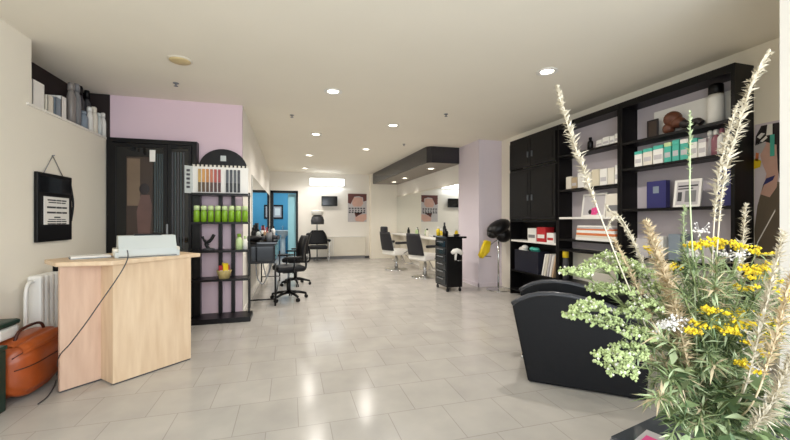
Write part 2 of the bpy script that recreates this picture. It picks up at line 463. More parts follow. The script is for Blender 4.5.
# printer / cash machine
pc = Vector((-1.17, 3.57, .945))
t = thing('receipt_printer', 'light grey desktop printer with a black slot on the reception desk', 'printer', pc, math.atan2(e1.y, e1.x)*.55)
poly = [(-.14, 0), (.12, 0), (.13, .02), (.13, .07), (.06, .175), (-.10, .175), (-.14, .10)]
Mx = Matrix(((0, 0, 1, 0), (1, 0, 0, 0), (0, 1, 0, 0), (0, 0, 0, 1)))   # (x,y,z)->(z,x,y): profile across depth, extruded along x
b = MB().use(M_lgrey)
b.ring_surface([[Vector((x, -y_, z_)) for y_, z_ in poly] for x in (-.20, .20)], smooth=False)
b.box(-.225, .225, -.12, .12, 0, .05, .008)
b.build('printer_body', t)
mb(M_black).box(-.09, .10, -.05, .05, .172, .188, .004).build('paper_slot', t)
mb(M_offw).box(-.232, -.195, -.08, .08, .02, .075, .008).build('side_tray', t)
mb(M_offw).box(.195, .232, -.08, .08, .02, .075, .008).build('side_tray', t)
mb(M_dgrey).box(-.2, .2, -.125, -.118, .004, .014).build('front_seam', t)

# papers on desk
t = thing('document_folder', 'grey and white folder of papers lying flat on the reception desk', 'papers', (-1.55, 3.52, .945), .5)
mb(M_bluegrey).box(-.13, .13, -.09, .09, 0, .006).build('folder', t)
mb(M_paper).box(-.125, .12, -.085, .085, .006, .02).build('paper_sheets', t)

# power cord
pts = [PD(127, 249, 2.98), PD(128, 257, 2.72), PD(124, 267, 2.68), PD(116, 280, 2.65), PD(102, 300, 2.61), PD(86, 323, 2.58), PD(70, 344, 2.58), PD(59, 357, 2.62), PZ(57, 374, .010), PZ(55, 384, .008), PZ(48, 396, .008), PZ(38, 404, .008)]
tag(mb(M_dgrey).tube(smooth_curve(pts, 5), .004, 7).build('power_cord'), 'dark power cord hanging from the printer down across the desk to the floor', 'cord')

# rust coloured bag
t = thing('leather_bag', 'rust brown bulging leather bag on the floor beside the radiator', 'bag', (-1.855, 3.32, 0))
def bag_pt(sv, a, off=0.0):
    f = max(.02, (1-abs(sv)**5.0))**.5
    ca, sa = math.cos(a), math.sin(a)
    cr_ = 1 - .09*max(0, math.cos(a*9+.4))**4 - .03*max(0, math.cos(sv*5+a*2))**2
    rx = (.15*f*cr_ + off)*(abs(ca)**.5)*(1 if ca > 0 else -1)
    zc = .215 + .06*max(0, sv)**2
    rz_ = ((.20 - .05*max(0, sv)**2)*(.35+.65*f)*cr_ + off)*(abs(sa)**.62)*(1 if sa > 0 else -1)
    return Vector((rx, sv*.285*(1+off), max(.006, zc + rz_)))
NS, NR = 26, 40
mb(M_rust).ring_surface([[bag_pt(-1+2*i/NS, 2*PI*k/NR) for k in range(NR)] for i in range(NS+1)]).build('bag_body', t)
for a in (.72, .05):
    mb(M_rustd).tube([bag_pt(-.93+1.86*k/24, a, -.003) for k in range(25)], .005, 6).build('seam', t)
fl = mb(mat('rust_leather_flap', (172,84,34), .4, var=.2, scale=12)).ring_surface([[bag_pt(-.80+1.6*i/16, a_, .006) for a_ in [.55+.09*k for k in range(22)]] for i in range(17)], cap=False, closed=False).build('top_flap', t)
mb(M_rustd).tube(smooth_curve([(.02, -.16, .40), (.02, -.10, .47), (.02, .10, .47), (.02, .16, .40)]), .010, 7).build('handle', t)
# tub
t = thing('storage_tub', 'white plastic tub with a dark green lid on top of the rust brown bag', 'tub', (-1.93, 3.16, .425))
mb(M_white).box(-.07, .07, -.10, .10, 0, .085, .02).build('tub_body', t)
mb(M_dgreen).box(-.076, .076, -.106, .106, .085, .125, .018).build('lid', t)
t = thing('plastic_crate', 'dark green crate standing at the left edge beside the bag', 'crate', (-1.905, 2.86, 0))
mb(M_dgreen).box(-.115, .115, -.15, .15, 0, .40, .008).build('crate_body', t)
mb(M_dgreen).box(-.12, .12, -.155, .155, .40, .43, .006).build('rim', t)

# ================================================================ PINK WALL: black cabinet
t = thing('glass_wardrobe', 'tall black cabinet with glossy dark doors against the lilac wall', 'cabinet', (-1.5865, YP, 0))
W2, D = .4755, .12
def frm(b, x0, x1, y0, y1, z0, z1, f):
    b.box(x0, x0+f, y0, y1, z0, z1).box(x1-f, x1, y0, y1, z0, z1).box(x0+f, x1-f, y0, y1, z1-f, z1).box(x0+f, x1-f, y0, y1, z0, z0+f); return b
frm(mb(M_black), -W2, W2, -D, -.004, 0, 2.22, .05).box(-W2, W2, -.03, -.006, .02, 2.2).build('carcass', t)
d1 = frm(mb(M_black), -W2+.055, .16, -D-.02, -D+.01, .06, 2.16, .045).build('door', t)
mb(M_glass_dark).box(-W2+.10, .115, -D-.008, -D+.004, .10, 2.115).build('glass_panel', d1)
pz0, pz1 = 1.0, 2.0
ps = mb(M_sepia)  # picture colours kept dim to look like a reflection in the glass
Y_ = -D-.011
ps.box(-.27, .0, Y_, Y_+.003, pz0, pz1)
ps.use(mat('reflection_tan_print', (110,92,74), .4, var=.3, scale=4))
ps.box(-.262, -.13, Y_-.002, Y_, 1.42, 1.98)
ps.use(mat('reflection_pink_print', (98,72,66), .4, var=.3, scale=6))
ps.prism([(-.15, 1.05), (-.03, 1.02), (-.005, 1.42), (-.03, 1.55), (-.12, 1.55), (-.165, 1.35)], 0, .003, M=Matrix(((1,0,0,0),(0,0,-1,Y_-.001),(0,1,0,0),(0,0,0,1))))
ps.use(M_hair_d).sphere((-.085, Y_-.002, 1.62), .055, (1, .05, 1.25))
ps.build('picture', d1)
d2 = frm(mb(M_black), .165, W2-.055, -D-.02, -D+.01, .06, 2.16, .035).build('door', t)
mb(M_glass_dark).box(.20, W2-.09, -D-.008, -D+.004, .095, 2.12).build('glass_panel', d2)
M_blind_refl = mat('blind_reflection_grey', (52,64,68), .25, var=.3, scale=3)  # strips painting the reflection of blinds in the dark doors
for k in range(4): mb(M_blind_refl).box(.018+k*.026, .034+k*.026, -D-.014, -D-.009, 1.1, 2.05).build('blind_reflection', d1)
for k in range(5): mb(M_blind_refl if k % 2 else M_dgrey).box(.205+k*.030, .222+k*.030, -D-.014, -D-.009, .9, 2.08).build('blind_reflection', d2)
mb(M_white).box(-.03, .03, -D-.016, -D-.010, 1.95, 2.09).build('painted_glint', d1)  # white patch painting a highlight on the door glass
mb(M_steel).box(.148, .168, -D-.035, -D-.02, .98, 1.2, .004).build('door_handle', d1)

# ================================================================ TOWER DISPLAY SHELF
ty = YP - .32
t = thing('display_stand', 'black open display stand with an arched top in front of the lilac wall', 'shelf', (-.82, ty, 0))
def sx(px): return PY(px, 220, ty).x + .82
xl, xr = sx(192), sx(248)
mb(M_black).box(xl-.01, xl+.045, .20, .28, .05, 1.95).build('side_post', t)
mb(M_black).box(xr-.02, xr, .2, .24, .05, 1.6).build('side_post', t)
for px in (216.5, 230):
    mb(M_black).box(sx(px)-.022, sx(px)+.022, .25, .29, .05, 2.0).build('upright', t)
for z in (1.575, 1.225, .88, .53):
    mb(M_black).box(xl-.01, xr, .0, .28, z-.025, z).build('shelf_board', t)
mb(M_black).box(xl-.02, xr+.03, -.02, .30, 0, .06, .004).build('base', t)
arc = [(.285*math.cos(a), .255*math.sin(a)) for a in [PI*k/20 for k in range(21)]]
ar = mb(M_black).prism([(x, z) for x, z in arc], 0, .02, M=Matrix(((1,0,0,0.0),(0,0,1,.255),(0,1,0,1.90),(0,0,0,1)))).build('arched_top', t)
tag(ar); mb(M_lgrey).box(-.03, .035, .248, .254, 2.0, 2.07).build('emblem', ar)
# colour chart
t = thing('hair_colour_chart', 'white hair colour chart with tan, red and grey swatches on the arched stand', 'colour chart', (-.82, ty+.12, 1.575))
x0c, x1c = sx(193)-.03, sx(247)-.0
mb(M_white).box(x0c, x1c, 0, .03, 0, .33).build('board', t)
tag(mb(M_lgrey).prism([(x0c-.07, -.08), (x0c, 0), (x0c, .03), (x0c-.07, -.05)], 0, .33).build('side_wing', t))
cols = [(196,160,90), (206,150,80), (190,130,70), (186,110,80), (170,80,70), (150,60,62), None, (80,84,90), (70,72,78), (84,88,92), (60,60,66)]
for k, c in enumerate(cols):
    if not c: continue
    x = x0c + .06 + k*.0445
    o = mb(mat('swatch_%d' % k, c, .4, var=.25, scale=20)).box(x, x+.030, -.012, 0, .14, .30).use(mat('swatch_dark_%d' % k, tuple(int(q*.45) for q in c), .4, var=.2)).box(x, x+.030, -.012, 0, .02, .138)
    o.build('swatch', t)
for k in range(14):
    x = x0c + .01 + k*(x1c-x0c-.02)/13
    mb(M_offw).box(x-.012, x+.012, .0, .025, .33, .355).build('index_tab', t)
for k in range(5): mb(M_dgrey).box(x0c-.062, x0c-.02, -.062+.0, -.045, .06+k*.05, .085+k*.05).build('wing_bar', t)
# green bottles
for k in range(8):
    x = -.82 + xl + .035 + k*.0775
    lab = ['green bottle first from the left on the upper shelf of the arched stand', 'green bottle second from the left on the upper shelf of the arched stand',
           'green bottle third from the left on the upper shelf of the arched stand', 'green bottle fourth from the left on the upper shelf of the arched stand',
           'green bottle fourth from the right on the upper shelf of the arched stand', 'green bottle third from the right on the upper shelf of the arched stand',
           'green bottle second from the right on the upper shelf of the arched stand', 'green bottle at the right end of the upper shelf of the arched stand'][k]
    bt = bottle('shampoo_bottle', lab, 'bottle', (x, ty+.07, 1.225), .034, .20, M_green, M_pale_green, 'green bottles on the arched stand', shoulder=.85, capr=.78, caph=.28)
bottle('lotion_bottle', 'pale yellow-green bottle on the middle shelf of the arched stand', 'bottle', (-.82+sx(238), ty+.1, .88), .04, .2, M_pale_green, M_green)
bottle('lotion_bottle', 'small white bottle right of the pale green one on the arched stand', 'bottle', (-.82+sx(244), ty+.12, .88), .03, .17, M_white, M_pale_green)
t = thing('desk_ornament', 'small dark figurine on the middle shelf of the arched stand', 'ornament', (-.82+sx(207), ty+.1, .88))
mb(M_dgrey).lathe([(.07, 0), (.07, .02), (.03, .03)], n=16).build('foot', t)
mb(M_black).tube(smooth_curve([(0, 0, .02), (-.03, 0, .08), (.02, 0, .12), (.06, 0, .19)]), [.02]*19, 7).tube(smooth_curve([(0, 0, .06), (-.05, 0, .12), (-.07, 0, .17)]), .014, 7).build('body', t)
t = thing('wicker_basket', 'small basket of red and yellow packets on the arched stand', 'basket', (-.82+sx(223), ty+.08, .53))
M_straw = mat('straw', (198,178,120), .7, var=.3, scale=40)
mb(M_straw).lathe([(.06, 0), (.085, .09), (.09, .1), (.08, .1), (.055, .01)], n=18).build('basket_body', t)
for i, (c, x, y) in enumerate([('r', -.03, 0), ('y', .02, -.03), ('r', .035, .03), ('y', -.02, .035)]):
    o = thing('packet', ['red packet in the basket on the arched stand, left', 'yellow packet in the basket on the arched stand, front', 'red packet in the basket on the arched stand, right', 'yellow packet in the basket on the arched stand, back'][i], 'packet', (-.82+sx(223)+x, ty+.08+y, .55), i*.6, 'packets in the basket')
    mb(M_red if c == 'r' else M_yellow).box(-.03, .03, -.01, .01, 0, .14+.03*(i % 2), .003).build('packet_body', o)
    mb(M_white).box(-.02, .02, -.0115, -.009, .05, .08).build('print', o)

# ================================================================ LEFT STATION: mirror, black cabinet table, office chairs
t = thing('mirror', 'wide frameless wall mirror reflecting the blue doorway on the left wall', 'mirror', (XLB, 6.3, .95))
mb(M_mirror).box(0.006, .014, 0, 5.0, 0, 1.02).build('glass', t)
mb(M_black).box(0, .006, -.01, 5.01, -.01, 1.03).build('backing', t)

t = thing('styling_station', 'black styling table with a drawer body and thin metal legs under the left mirror', 'table', (-.365, 5.55, 0))
mb(M_gloss).box(-.22, .19, 0, 2.4, .90, .935, .006).build('tabletop', t)
bd = mb(M_black).box(-.19, .15, .04, 2.3, .62, .90).build('drawer_body', t)
mb(M_gloss).box(-.17, .13, .028, .04, .65, .87, .004).build('drawer_front', bd)
for k in range(4): mb(M_gloss).box(.15, .158, .08+k*.56, .58+k*.56, .65, .87, .004).build('drawer_front', bd)
for x in (-.19, .16):
    for y in (.04, 2.3): mb(M_black).cyl((x, y, 0), (x, y, .62), .014, n=10).build('leg', t)
mb(M_black).tube([(-.19, .04, .10), (.16, .04, .10)], .010).tube([(-.19, 2.3, .10), (.16, 2.3, .10)], .010).tube([(.16, .04, .10), (.16, 2.3, .10)], .010).build('foot_rail', t)
mb(M_steel).tube(smooth_curve([(-.12, .2, .62), (-.1, .2, .4), (-.02, .2, .3), (.05, .2, .45), (.08, .2, .62)]), .008).build('hose', t)
mb(M_steel).tube(smooth_curve([(-.05, .5, .62), (.02, .5, .35), (.1, .5, .62)]), .008).build('hose', t)
# clutter
zt = .935
def hair_dryer(label, loc, rz, m=M_black, group='hair dryers on the black styling table'):
    t = thing('hair_dryer', label, 'hair dryer', loc, rz, group)
    mb(m).tube([(-.11, 0, .045), (-.06, 0, .045), (.02, 0, .045), (.07, 0, .045), (.09, 0, .045)], [.036, .045, .045, .034, .028], 14).build('barrel', t)
    mb(m).tube([(.0, .03, .04), (.02, .12, .022), (.03, .17, .02)], [.02, .018, .02], 10).build('handle', t)
    mb(M_dgrey).tube([(.09, 0, .045), (.13, 0, .045)], [.03, .036], 10).build('nozzle', t)
    return t
hair_dryer('black hair dryer lying at the front left of the black styling table', (-.49, 5.74, zt), .4)
hair_dryer('black hair dryer lying on the black styling table behind the cups', (-.40, 6.75, zt), 1.2)
def cup(label, loc, m, h=.13, r=.045):
    t = thing('tumbler', label, 'cup', loc, 0, 'cups on the black styling table')
    mb(m).lathe([(r*.8, 0), (r, h), (r*.92, h), (r*.72, .008)], n=16).build('cup_body', t)
    for k in range(4):
        a = k*1.7; x, y = .018*math.cos(a), .018*math.sin(a)
        mb([M_steel, M_black, M_red, M_dgrey][k]).tube([(x, y, .01), (x*1.9, y*1.9, h+.05+.015*k)], .005, 6).build('comb', t)
    return t
cup('grey cup of combs at the front of the black styling table', (-.30, 5.78, zt), M_grey)
cup('tan cup of combs in the middle of the black styling table', (-.36, 6.10, zt), mat('tan_cup', (176,140,104), .4))
cup('white cup of combs toward the back of the black styling table', (-.45, 6.9, zt), M_white)
for i, (x, y, m, h, lab) in enumerate([(-.55, 6.1, M_black, .2, 'tall black bottle at the mirror side of the styling table'), (-.50, 6.4, M_lgrey, .16, 'pale grey bottle on the styling table before the mirror'),
                                       (-.30, 6.45, M_dgrey, .15, 'dark grey bottle at the aisle side of the styling table'), (-.3, 7.2, M_white, .2, 'white bottle at the far end of the styling table'), (-.5, 7.5, M_black, .22, 'black bottle at the far end of the styling table')]):
    bottle('styling_bottle', lab, 'bottle', (x, y, zt), .035, h, m, M_black, 'bottles on the black styling table')
hair_dryer('small dark grey hair dryer near the aisle edge of the black styling table', (-.28, 6.02, zt), -.5, M_dgrey)
t = thing('tool_case', 'black open tool case on the black styling table below the mirror', 'case', (-.45, 7.05, zt))
mb(M_black).box(-.10, .12, -.12, .12, 0, .10, .008).build('case_body', t)
mb(M_black).box(-.125, -.105, -.12, .12, .06, .26, .006).build('case_lid', t)
t = thing('towel', 'dark folded towel on the near end of the black styling table', 'towel', (-.52, 5.92, zt), .1)
mb(M_dgrey).box(-.08, .08, -.06, .06, 0, .03, .012).box(-.078, .076, -.058, .056, .028, .055, .012).build('folded_cloth', t)

def office_chair(label, loc, rz):
    t = thing('office_chair', label, 'chair', loc, rz, 'black swivel chairs by the left mirror')
    for k in range(5):
        a = 2*PI*k/5 + .3; c, s = math.cos(a), math.sin(a)
        lg = mb(M_black).tube([(.03*c, .03*s, .115), (.17*c, .17*s, .105), (.30*c, .30*s, .075)], [.026, .022, .018], 8).build('leg', t)
        cs = MB().use(M_black)
        px_, py_ = .30*c, .30*s
        cs.cyl((px_, py_, .08), (px_, py_, .05), .010, n=8)
        for sgn in (-.016, .016):
            q = Vector((-s, c, 0))
            cs.cyl(Vector((px_, py_, .028)) + q*(sgn-.009), Vector((px_, py_, .028)) + q*(sgn+.009), .028, n=14)
        cs.build('castor', lg)
    mb(M_black).cyl((0, 0, .09), (0, 0, .32), .035, n=14).build('gas_column', t)
    mb(M_steel).cyl((0, 0, .32), (0, 0, .44), .018, n=12).build('piston', t)
    mb(M_leather).box(-.235, .235, -.235, .235, .45, .535, .035, seg=3).build('seat', t)
    mb(M_black).box(-.12, .12, -.12, .12, .425, .45, .006).build('seat_plate', t)
    rr = []
    for k in range(9):
        z = .60 + k*.05; wd = .20*(1-.25*(abs(k-4)/4)**2.5); yb = .225 + .05*((k-3)/5)**2 + .03*k/8
        rr.append([Vector((wd*math.cos(a)*1.0, yb + .035*math.sin(a) + .04*(1-math.cos(a)**2)*0 - .05*(math.cos(a)**2), z)) for a in [2*PI*j/16 for j in range(16)]])
    mb(M_leather).ring_surface(rr).build('backrest', t)
    mb(M_black).tube(smooth_curve([(0, .12, .44), (0, .27, .45), (0, .30, .55), (0, .275, .75)]), .018, 8).build('back_bracket', t)
    for sx_ in (-1, 1):
        mb(M_black).tube(smooth_curve([(sx_*.20, .02, .44), (sx_*.27, .02, .46), (sx_*.275, .03, .56), (sx_*.27, .03, .66)]), .014, 8).box(sx_*.27-.028, sx_*.27+.028, -.13, .15, .66, .69, .012).build('armrest', t)
    return t
oc = office_chair('black office swivel chair on a five-spoke castor base, nearest the aisle by the left table', (-.02, 6.0, 0), -1.35)
oc.scale = (.92, .92, 1.0)
dup(oc, (.10, 7.3, 0), -1.75, 'black office swivel chair half hidden behind the front one by the left table')

# ================================================================ BACK WALL
t = thing('wall_lamp', 'bright white double tube lamp high on the back wall', 'wall lamp', (1.14, YB, 2.46))
mb(M_white).box(-.56, .56, -.06, 0, -.13, .13, .01).build('housing', t)
for z in (.062, -.062): mb(M_tube).tube([(-.54, -.075, z), (.54, -.075, z)], .048, 12).build('tube', t)
t = thing('wall_speaker', 'small black television on a bracket on the back wall', 'television', (1.21, YB, 1.85))
mb(M_black).box(-.25, .25, -.12, -.06, -.155, .155, .01).build('case', t)
mb(M_gloss).box(-.225, .225, -.124, -.12, -.13, .13).build('screen', t)
mb(M_steel).cyl((0, -.06, 0), (0, 0, 0), .02).box(-.06, .06, -.01, 0, -.06, .06).build('bracket', t)
tv_ = t; tv_.name = 'television'
def xz(o): return Matrix(((1,0,0,0),(0,0,-1,o),(0,1,0,0),(0,0,0,1)))
t = thing('hair_poster', 'unframed salon poster of an auburn-haired model on the back wall', 'poster', (2.12, YB+.001, 1.19))
b = mb(M_pgrey).box(-.31, .31, -.012, 0, 0, .92)
b.use(M_skin).prism([(-.18, .60), (-.12, .5), (.12, .5), (.2, .6), (.16, .80), (-.12, .80)], 0, .002, M=xz(-.0125))
b.use(M_hair_red).prism([(-.31, .62), (-.31, .92), (.31, .92), (.31, .70), (.2, .66), (.19, .80), (.05, .84), (-.1, .82), (-.17, .68), (-.22, .58)], 0, .002, M=xz(-.0145))
b.use(M_pgrey).box(-.3, .3, -.017, -.0145, .30, .50)
b.use(M_ink)
for r_, zz in enumerate((.44, .37, .31)):
    for k in range(6):
        b.box(-.28+k*.095+.02*(r_ % 2), -.28+k*.095+.06, -.0185, -.017, zz-.022, zz+.022)
b.use(M_skin).prism([(-.05, .02), (.2, .0), (.31, .1), (.3, .26), (.12, .24), (-.08, .14)], 0, .002, M=xz(-.0145))
b.use(M_hair_red).prism([(.1, .26), (.2, .3), (.05, .22), (-.1, .3), (-.05, .15)], 0, .001, M=xz(-.0165))
b.build('printed_sheet', t)
t = thing('panel_radiator', 'long low cream radiator under the poster on the back wall', 'radiator', (1.76, YB, 0))
mb(M_offw).box(-.62, .62, -.10, -.02, .09, .70, .012).build('panel', t)
for k in range(4): mb(M_white).box(-.6+k*.05, -.575+k*.05, -.106, -.1, .12, .67).build('rib', t)
mb(M_grey).box(-.60, .60, -.09, -.03, .0, .09).build('stand', t)
mb(M_white).box(-.62, .62, -.105, -.015, .70, .715).build('top_grille', t)
# framed picture in blue room
t = thing('picture_frame', 'black framed picture on the blue wall seen through the doorway', 'picture', (PY(277.5, 212, 14.2).x, 14.2, 1.55))
frm(mb(M_black), -.20, .20, -.03, 0, -.26, .26, .06).build('frame', t)
mb(M_pgrey).box(-.15, .15, -.015, -.003, -.21, .21).use(M_paper).box(-.09, .09, -.018, -.015, -.13, .13).build('print', t)
t = thing('white_basin', 'white washbasin inside the blue room', 'basin', (-.25, 13.75, 0))
mb(M_white).lathe([(.10, .6), (.16, .7), (.28, .85), (.30, .88), (.27, .88), (.2, .8), (.05, .74)], n=20).build('bowl', t)
mb(M_white).lathe([(.12, 0), (.09, .1), (.09, .62)], n=16).build('pedestal', t)
mb(M_chrome).tube(smooth_curve([(0, .22, .86), (0, .22, 1.0), (0, .12, 1.03), (0, .1, .98)]), .012).build('tap', t)
# hood dryer chair
pc = PZ(317, 262, 0)
t = thing('dryer_chair', 'black salon armchair on the back wall under a hood dryer', 'chair', (.80, 11.0, 0))
mb(M_leather).box(-.26, .26, -.25, .25, .40, .50, .04, seg=3).build('seat', t)
rr = []
for k in range(9):
    a = k/8; z = .52 + .42*a; wd = .30*(1-.45*a**3)
    rr.append([Vector((wd*math.cos(q), .23 + .05*math.sin(q) + .06*a, z)) for q in [2*PI*j/16 for j in range(16)]])
mb(M_leather).ring_surface(rr).build('backrest', t)
for s_ in (-1, 1):
    mb(M_leather).box(s_*.31-.04, s_*.31+.04, -.24, .2, .62, .68, .02).build('armrest', t)
    mb(M_chrome).tube(smooth_curve([(s_*.31, -.2, .62), (s_*.31, -.22, .3), (s_*.28, -.23, 0.01)]), .013).build('leg', t)
    mb(M_chrome).tube(smooth_curve([(s_*.31, .16, .62), (s_*.31, .2, .3), (s_*.28, .24, 0.01)]), .013).build('leg', t)
    mb(M_chrome).tube([(s_*.305, -.215, .3), (s_*.305, .195, .3)], .01).build('stretcher', t)
t = thing('hood_dryer', 'grey hood dryer with a white top above the black armchair on the back wall', 'hood dryer', (.80, 11.45, 0))
mb(M_dgrey).lathe([(.19, -.16), (.20, -.05), (.17, .06), (.10, .13), (.02, .15)], c=(0, -.2, 1.28), n=22).build('hood', t)
mb(M_white).lathe([(.18, .0), (.185, .12), (.17, .14), (.05, .15)], c=(0, -.2, 1.40), n=22).build('top_cover', t)
mb(M_steel).tube([(0, 0, .06), (0, 0, 1.42), (0, -.1, 1.46)], .018).build('pole', t)
for k in range(4):
    a = k*PI/2; mb(M_steel).tube([(0, 0, .06), (.12*math.cos(a), .12*math.sin(a), .012)], .012).build('foot', t)

# ================================================================ RIGHT ALCOVE
t = thing('mirror', 'large alcove mirror behind the styling chairs, reflecting the poster', 'mirror', (XA, 6.96, .85))
mb(M_mirror).box(-.016, -.010, 0.004, YB-7.25, 0, 1.15).build('glass', t)
mb(M_grey).box(-.010, -.002, 0.004, YB-7.25, 0, 1.15).build('backing', t)
mb(M_offw).box(-.02, -.0, .004, YB-7.25, 1.15, 1.19).build('top_rail', t)
t = thing('styling_counter', 'narrow white counter below the alcove mirror', 'counter', (XA, 7.1, 0))
mb(M_white).box(-.32, -.02, .05, 4.1, .80, .84, .006).build('countertop', t)
mb(M_offw).box(-.05, -.02, .05, 4.1, .12, .80).build('back_board', t)
for y in (.2, 1.5, 2.8, 4.0): mb(M_offw).box(-.28, -.05, y-.02, y+.02, 0, .80).build('support_panel', t)
for i, (y, x, h, m, c, lab) in enumerate([(7.45, 3.2, .22, M_yellow, M_white, 'yellow bottle with a white cap on the alcove counter'), (7.7, 3.26, .18, M_white, M_white, 'white bottle on the alcove counter behind the trolley'),
                                         (8.4, 3.24, .2, M_offw, M_black, 'cream bottle with a black cap on the alcove counter'), (9.2, 3.25, .2, M_pale_green, M_white, 'pale green bottle on the alcove counter'), (9.9, 3.25, .2, M_black, M_black, 'black bottle on the far part of the alcove counter')]):
    bottle('tonic_bottle', lab, 'bottle', (x, y, .84), .04, h, m, c, 'bottles on the alcove counter')
def styling_chair(label, loc, rz):
    t = thing('styling_chair', label, 'chair', loc, rz, 'salon chairs with white seats')
    mb(M_chrome).lathe([(.30, 0), (.30, .012), (.26, .025), (.06, .04), (.04, .06)], n=28).build('base_disc', t)
    mb(M_chrome).lathe([(.045, .04), (.045, .30), (.03, .30), (.03, .40)], n=16).build('column', t)
    mb(M_white).box(-.26, .26, -.27, .27, .38, .52, .04, seg=3).build('seat', t)
    rr = []
    for k in range(9):
        a = k/8; z = .50 + .46*a; wd = .25*(1-.18*a**3)
        rr.append([Vector((-.26 - .10*a + .05*math.sin(q), wd*math.cos(q), z)) for q in [2*PI*j/16 for j in range(16)]])
    mb(M_leatherg).ring_surface(rr).build('backrest', t)
    mb(M_leatherg).box(-.42, -.33, -.12, .12, .95, 1.09, .03).build('headrest', t)
    for s_ in (-1, 1):
        mb(M_leatherg).box(-.24, .16, s_*.30-.035, s_*.30+.035, .66, .72, .02).build('armrest', t)
        mb(M_chrome).tube(smooth_curve([(.1, s_*.3, .66), (.14, s_*.3, .5), (.02, s_*.27, .42)]), .014).build('arm_support', t)
    mb(M_chrome).tube(smooth_curve([(.2, -.12, .4), (.36, -.15, .2), (.40, -.15, .14), (.40, .15, .14), (.36, .15, .2), (.2, .12, .4)]), .012).build('footrest', t)
    return t
sc_ = styling_chair('black and white salon chair on a chrome disc base, farther one by the alcove mirror', (2.58, 8.85, 0), .35)
s2 = dup(sc_, (2.84, 7.5, 0), .4, 'black and white salon chair behind the black trolley, nearer one by the alcove mirror')

for o in list(s2.children):
    if o.name.startswith('headrest'): bpy.data.objects.remove(o)
# trolley
t = thing('salon_trolley', 'black drawer trolley on castors standing before the pale pillar', 'trolley', (2.75, 6.05, 0))
mb(M_black).box(-.15, .15, -.24, .27, .08, .93, .008).build('trolley_body', t)
mb(M_gloss).box(-.19, .21, -.29, .30, .93, .965, .01).build('top_tray', t)
for k in range(6):
    z0 = .12 + k*.13
    d_ = mb(M_gloss).box(-.165, -.15, -.21, .24, z0, z0+.115, .004).build('drawer', t)
    mb(M_grey).box(-.178, -.165, -.12, .15, z0+.085, z0+.098, .003).build('drawer_handle', d_)
for x in (-.12, .12):
    for y in (-.2, .23):
        mb(M_black).cyl((x, y, .08), (x, y, .05), .012).cyl((x-.014, y, .03), (x+.014, y, .03), .03, n=16).build('castor', t)
mb(M_chrome).tube(smooth_curve([(.03, -.24, .55), (.03, -.30, .55), (.11, -.30, .55), (.11, -.24, .55)]), .006).build('holder_ring', t)
t = thing('white_hair_dryer', 'white hair dryer hanging on the front of the black trolley', 'hair dryer', (2.77, 5.755, .64), 0)
mb(M_white).tube([(-.10, 0, .04), (-.06, 0, .07), (.0, 0, .08), (.06, 0, .06), (.09, 0, .02)], [.03, .042, .045, .04, .03], 14).build('barrel', t)
mb(M_white).tube([(-.02, 0, .05), (-.03, 0, -.04), (-.03, 0, -.08)], [.022, .018, .018], 10).build('handle', t)
t.name = 'hair_dryer'
for i, (x, y, h, r, m, c, lab) in enumerate([(2.66, 6.0, .13, .05, M_black, M_black, 'short black jar on the trolley top'), (2.74, 6.22, .24, .03, M_black, M_dgrey, 'tall slim black spray bottle on the trolley top'), (2.64, 6.28, .16, .035, M_yellow, M_white, 'small yellow bottle on the trolley top')]):
    bottle('trolley_bottle', lab, 'bottle', (x, y, .965), r, h, m, c, 'bottles on the trolley')
t = thing('hair_clipper', 'black hair clipper lying on the trolley top', 'hair clipper', (2.86, 5.95, .965), .5)
mb(M_black).box(-.08, .05, -.02, .02, 0, .035, .01).build('clipper_body', t)
mb(M_steel).box(.05, .075, -.022, .022, .005, .028, .002).build('blade', t)

# processor stand with black hood and yellow duster
t = thing('dryer_stand', 'chrome stand on a round base carrying a black hair dryer hood beside the black cabinet', 'hair dryer stand', (3.58, 5.76, 0))
mb(M_chrome).lathe([(.21, 0), (.21, .01), (.19, .02), (.04, .03), (.03, .05)], n=30).build('base_disc', t)
mb(M_chrome).cyl((0, 0, .03), (0, 0, 1.05), .016).build('pole', t)
hd = MB().use(M_black)
hd.sphere((0.0, 0, 1.12), .20, (1.15, .95, .62), Matrix.Rotation(-.5, 4, 'Y')).sphere((.10, 0, .98), .14, (1, .9, .95)).sphere((-.11, 0, 1.0), .11, (1, .9, .7))
hd.build('hood', t)
mb(M_dgrey).lathe([(.12, -.02), (.10, .02), (.04, .05)], c=(0, 0, 1.0), n=18).build('hood_vent', t)
mb(M_chrome).tube(smooth_curve([(0, 0, .9), (-.08, 0, .86), (-.18, 0, .80)]), .009).build('side_hook', t)
t = thing('yellow_duster', 'yellow cloth duster hanging from the chrome stand', 'duster', (3.33, 5.70, .58))
t.scale = (1.35, 1.35, 1.25)
b = mb(M_yellow)
for k in range(26):
    a = random.uniform(0, 6.28); r_ = random.uniform(.0, .06)
    q0 = Vector((r_*.6*math.cos(a), r_*.6*math.sin(a), .22 + random.uniform(-.02, .03)))
    q1 = Vector((r_*math.cos(a)-.04, r_*math.sin(a), .08 + random.uniform(-.03, .05)))
    q2 = Vector((r_*math.cos(a)-.08, r_*math.sin(a), random.uniform(0, .06)))
    b.tube([q0, q1, q2], [.018, .022, .008], 6)
b.build('fringe', t)
mb(M_black).tube([(-.10, 0, .04), (.05, 0, .02)], .006, 6).build('handle', t)

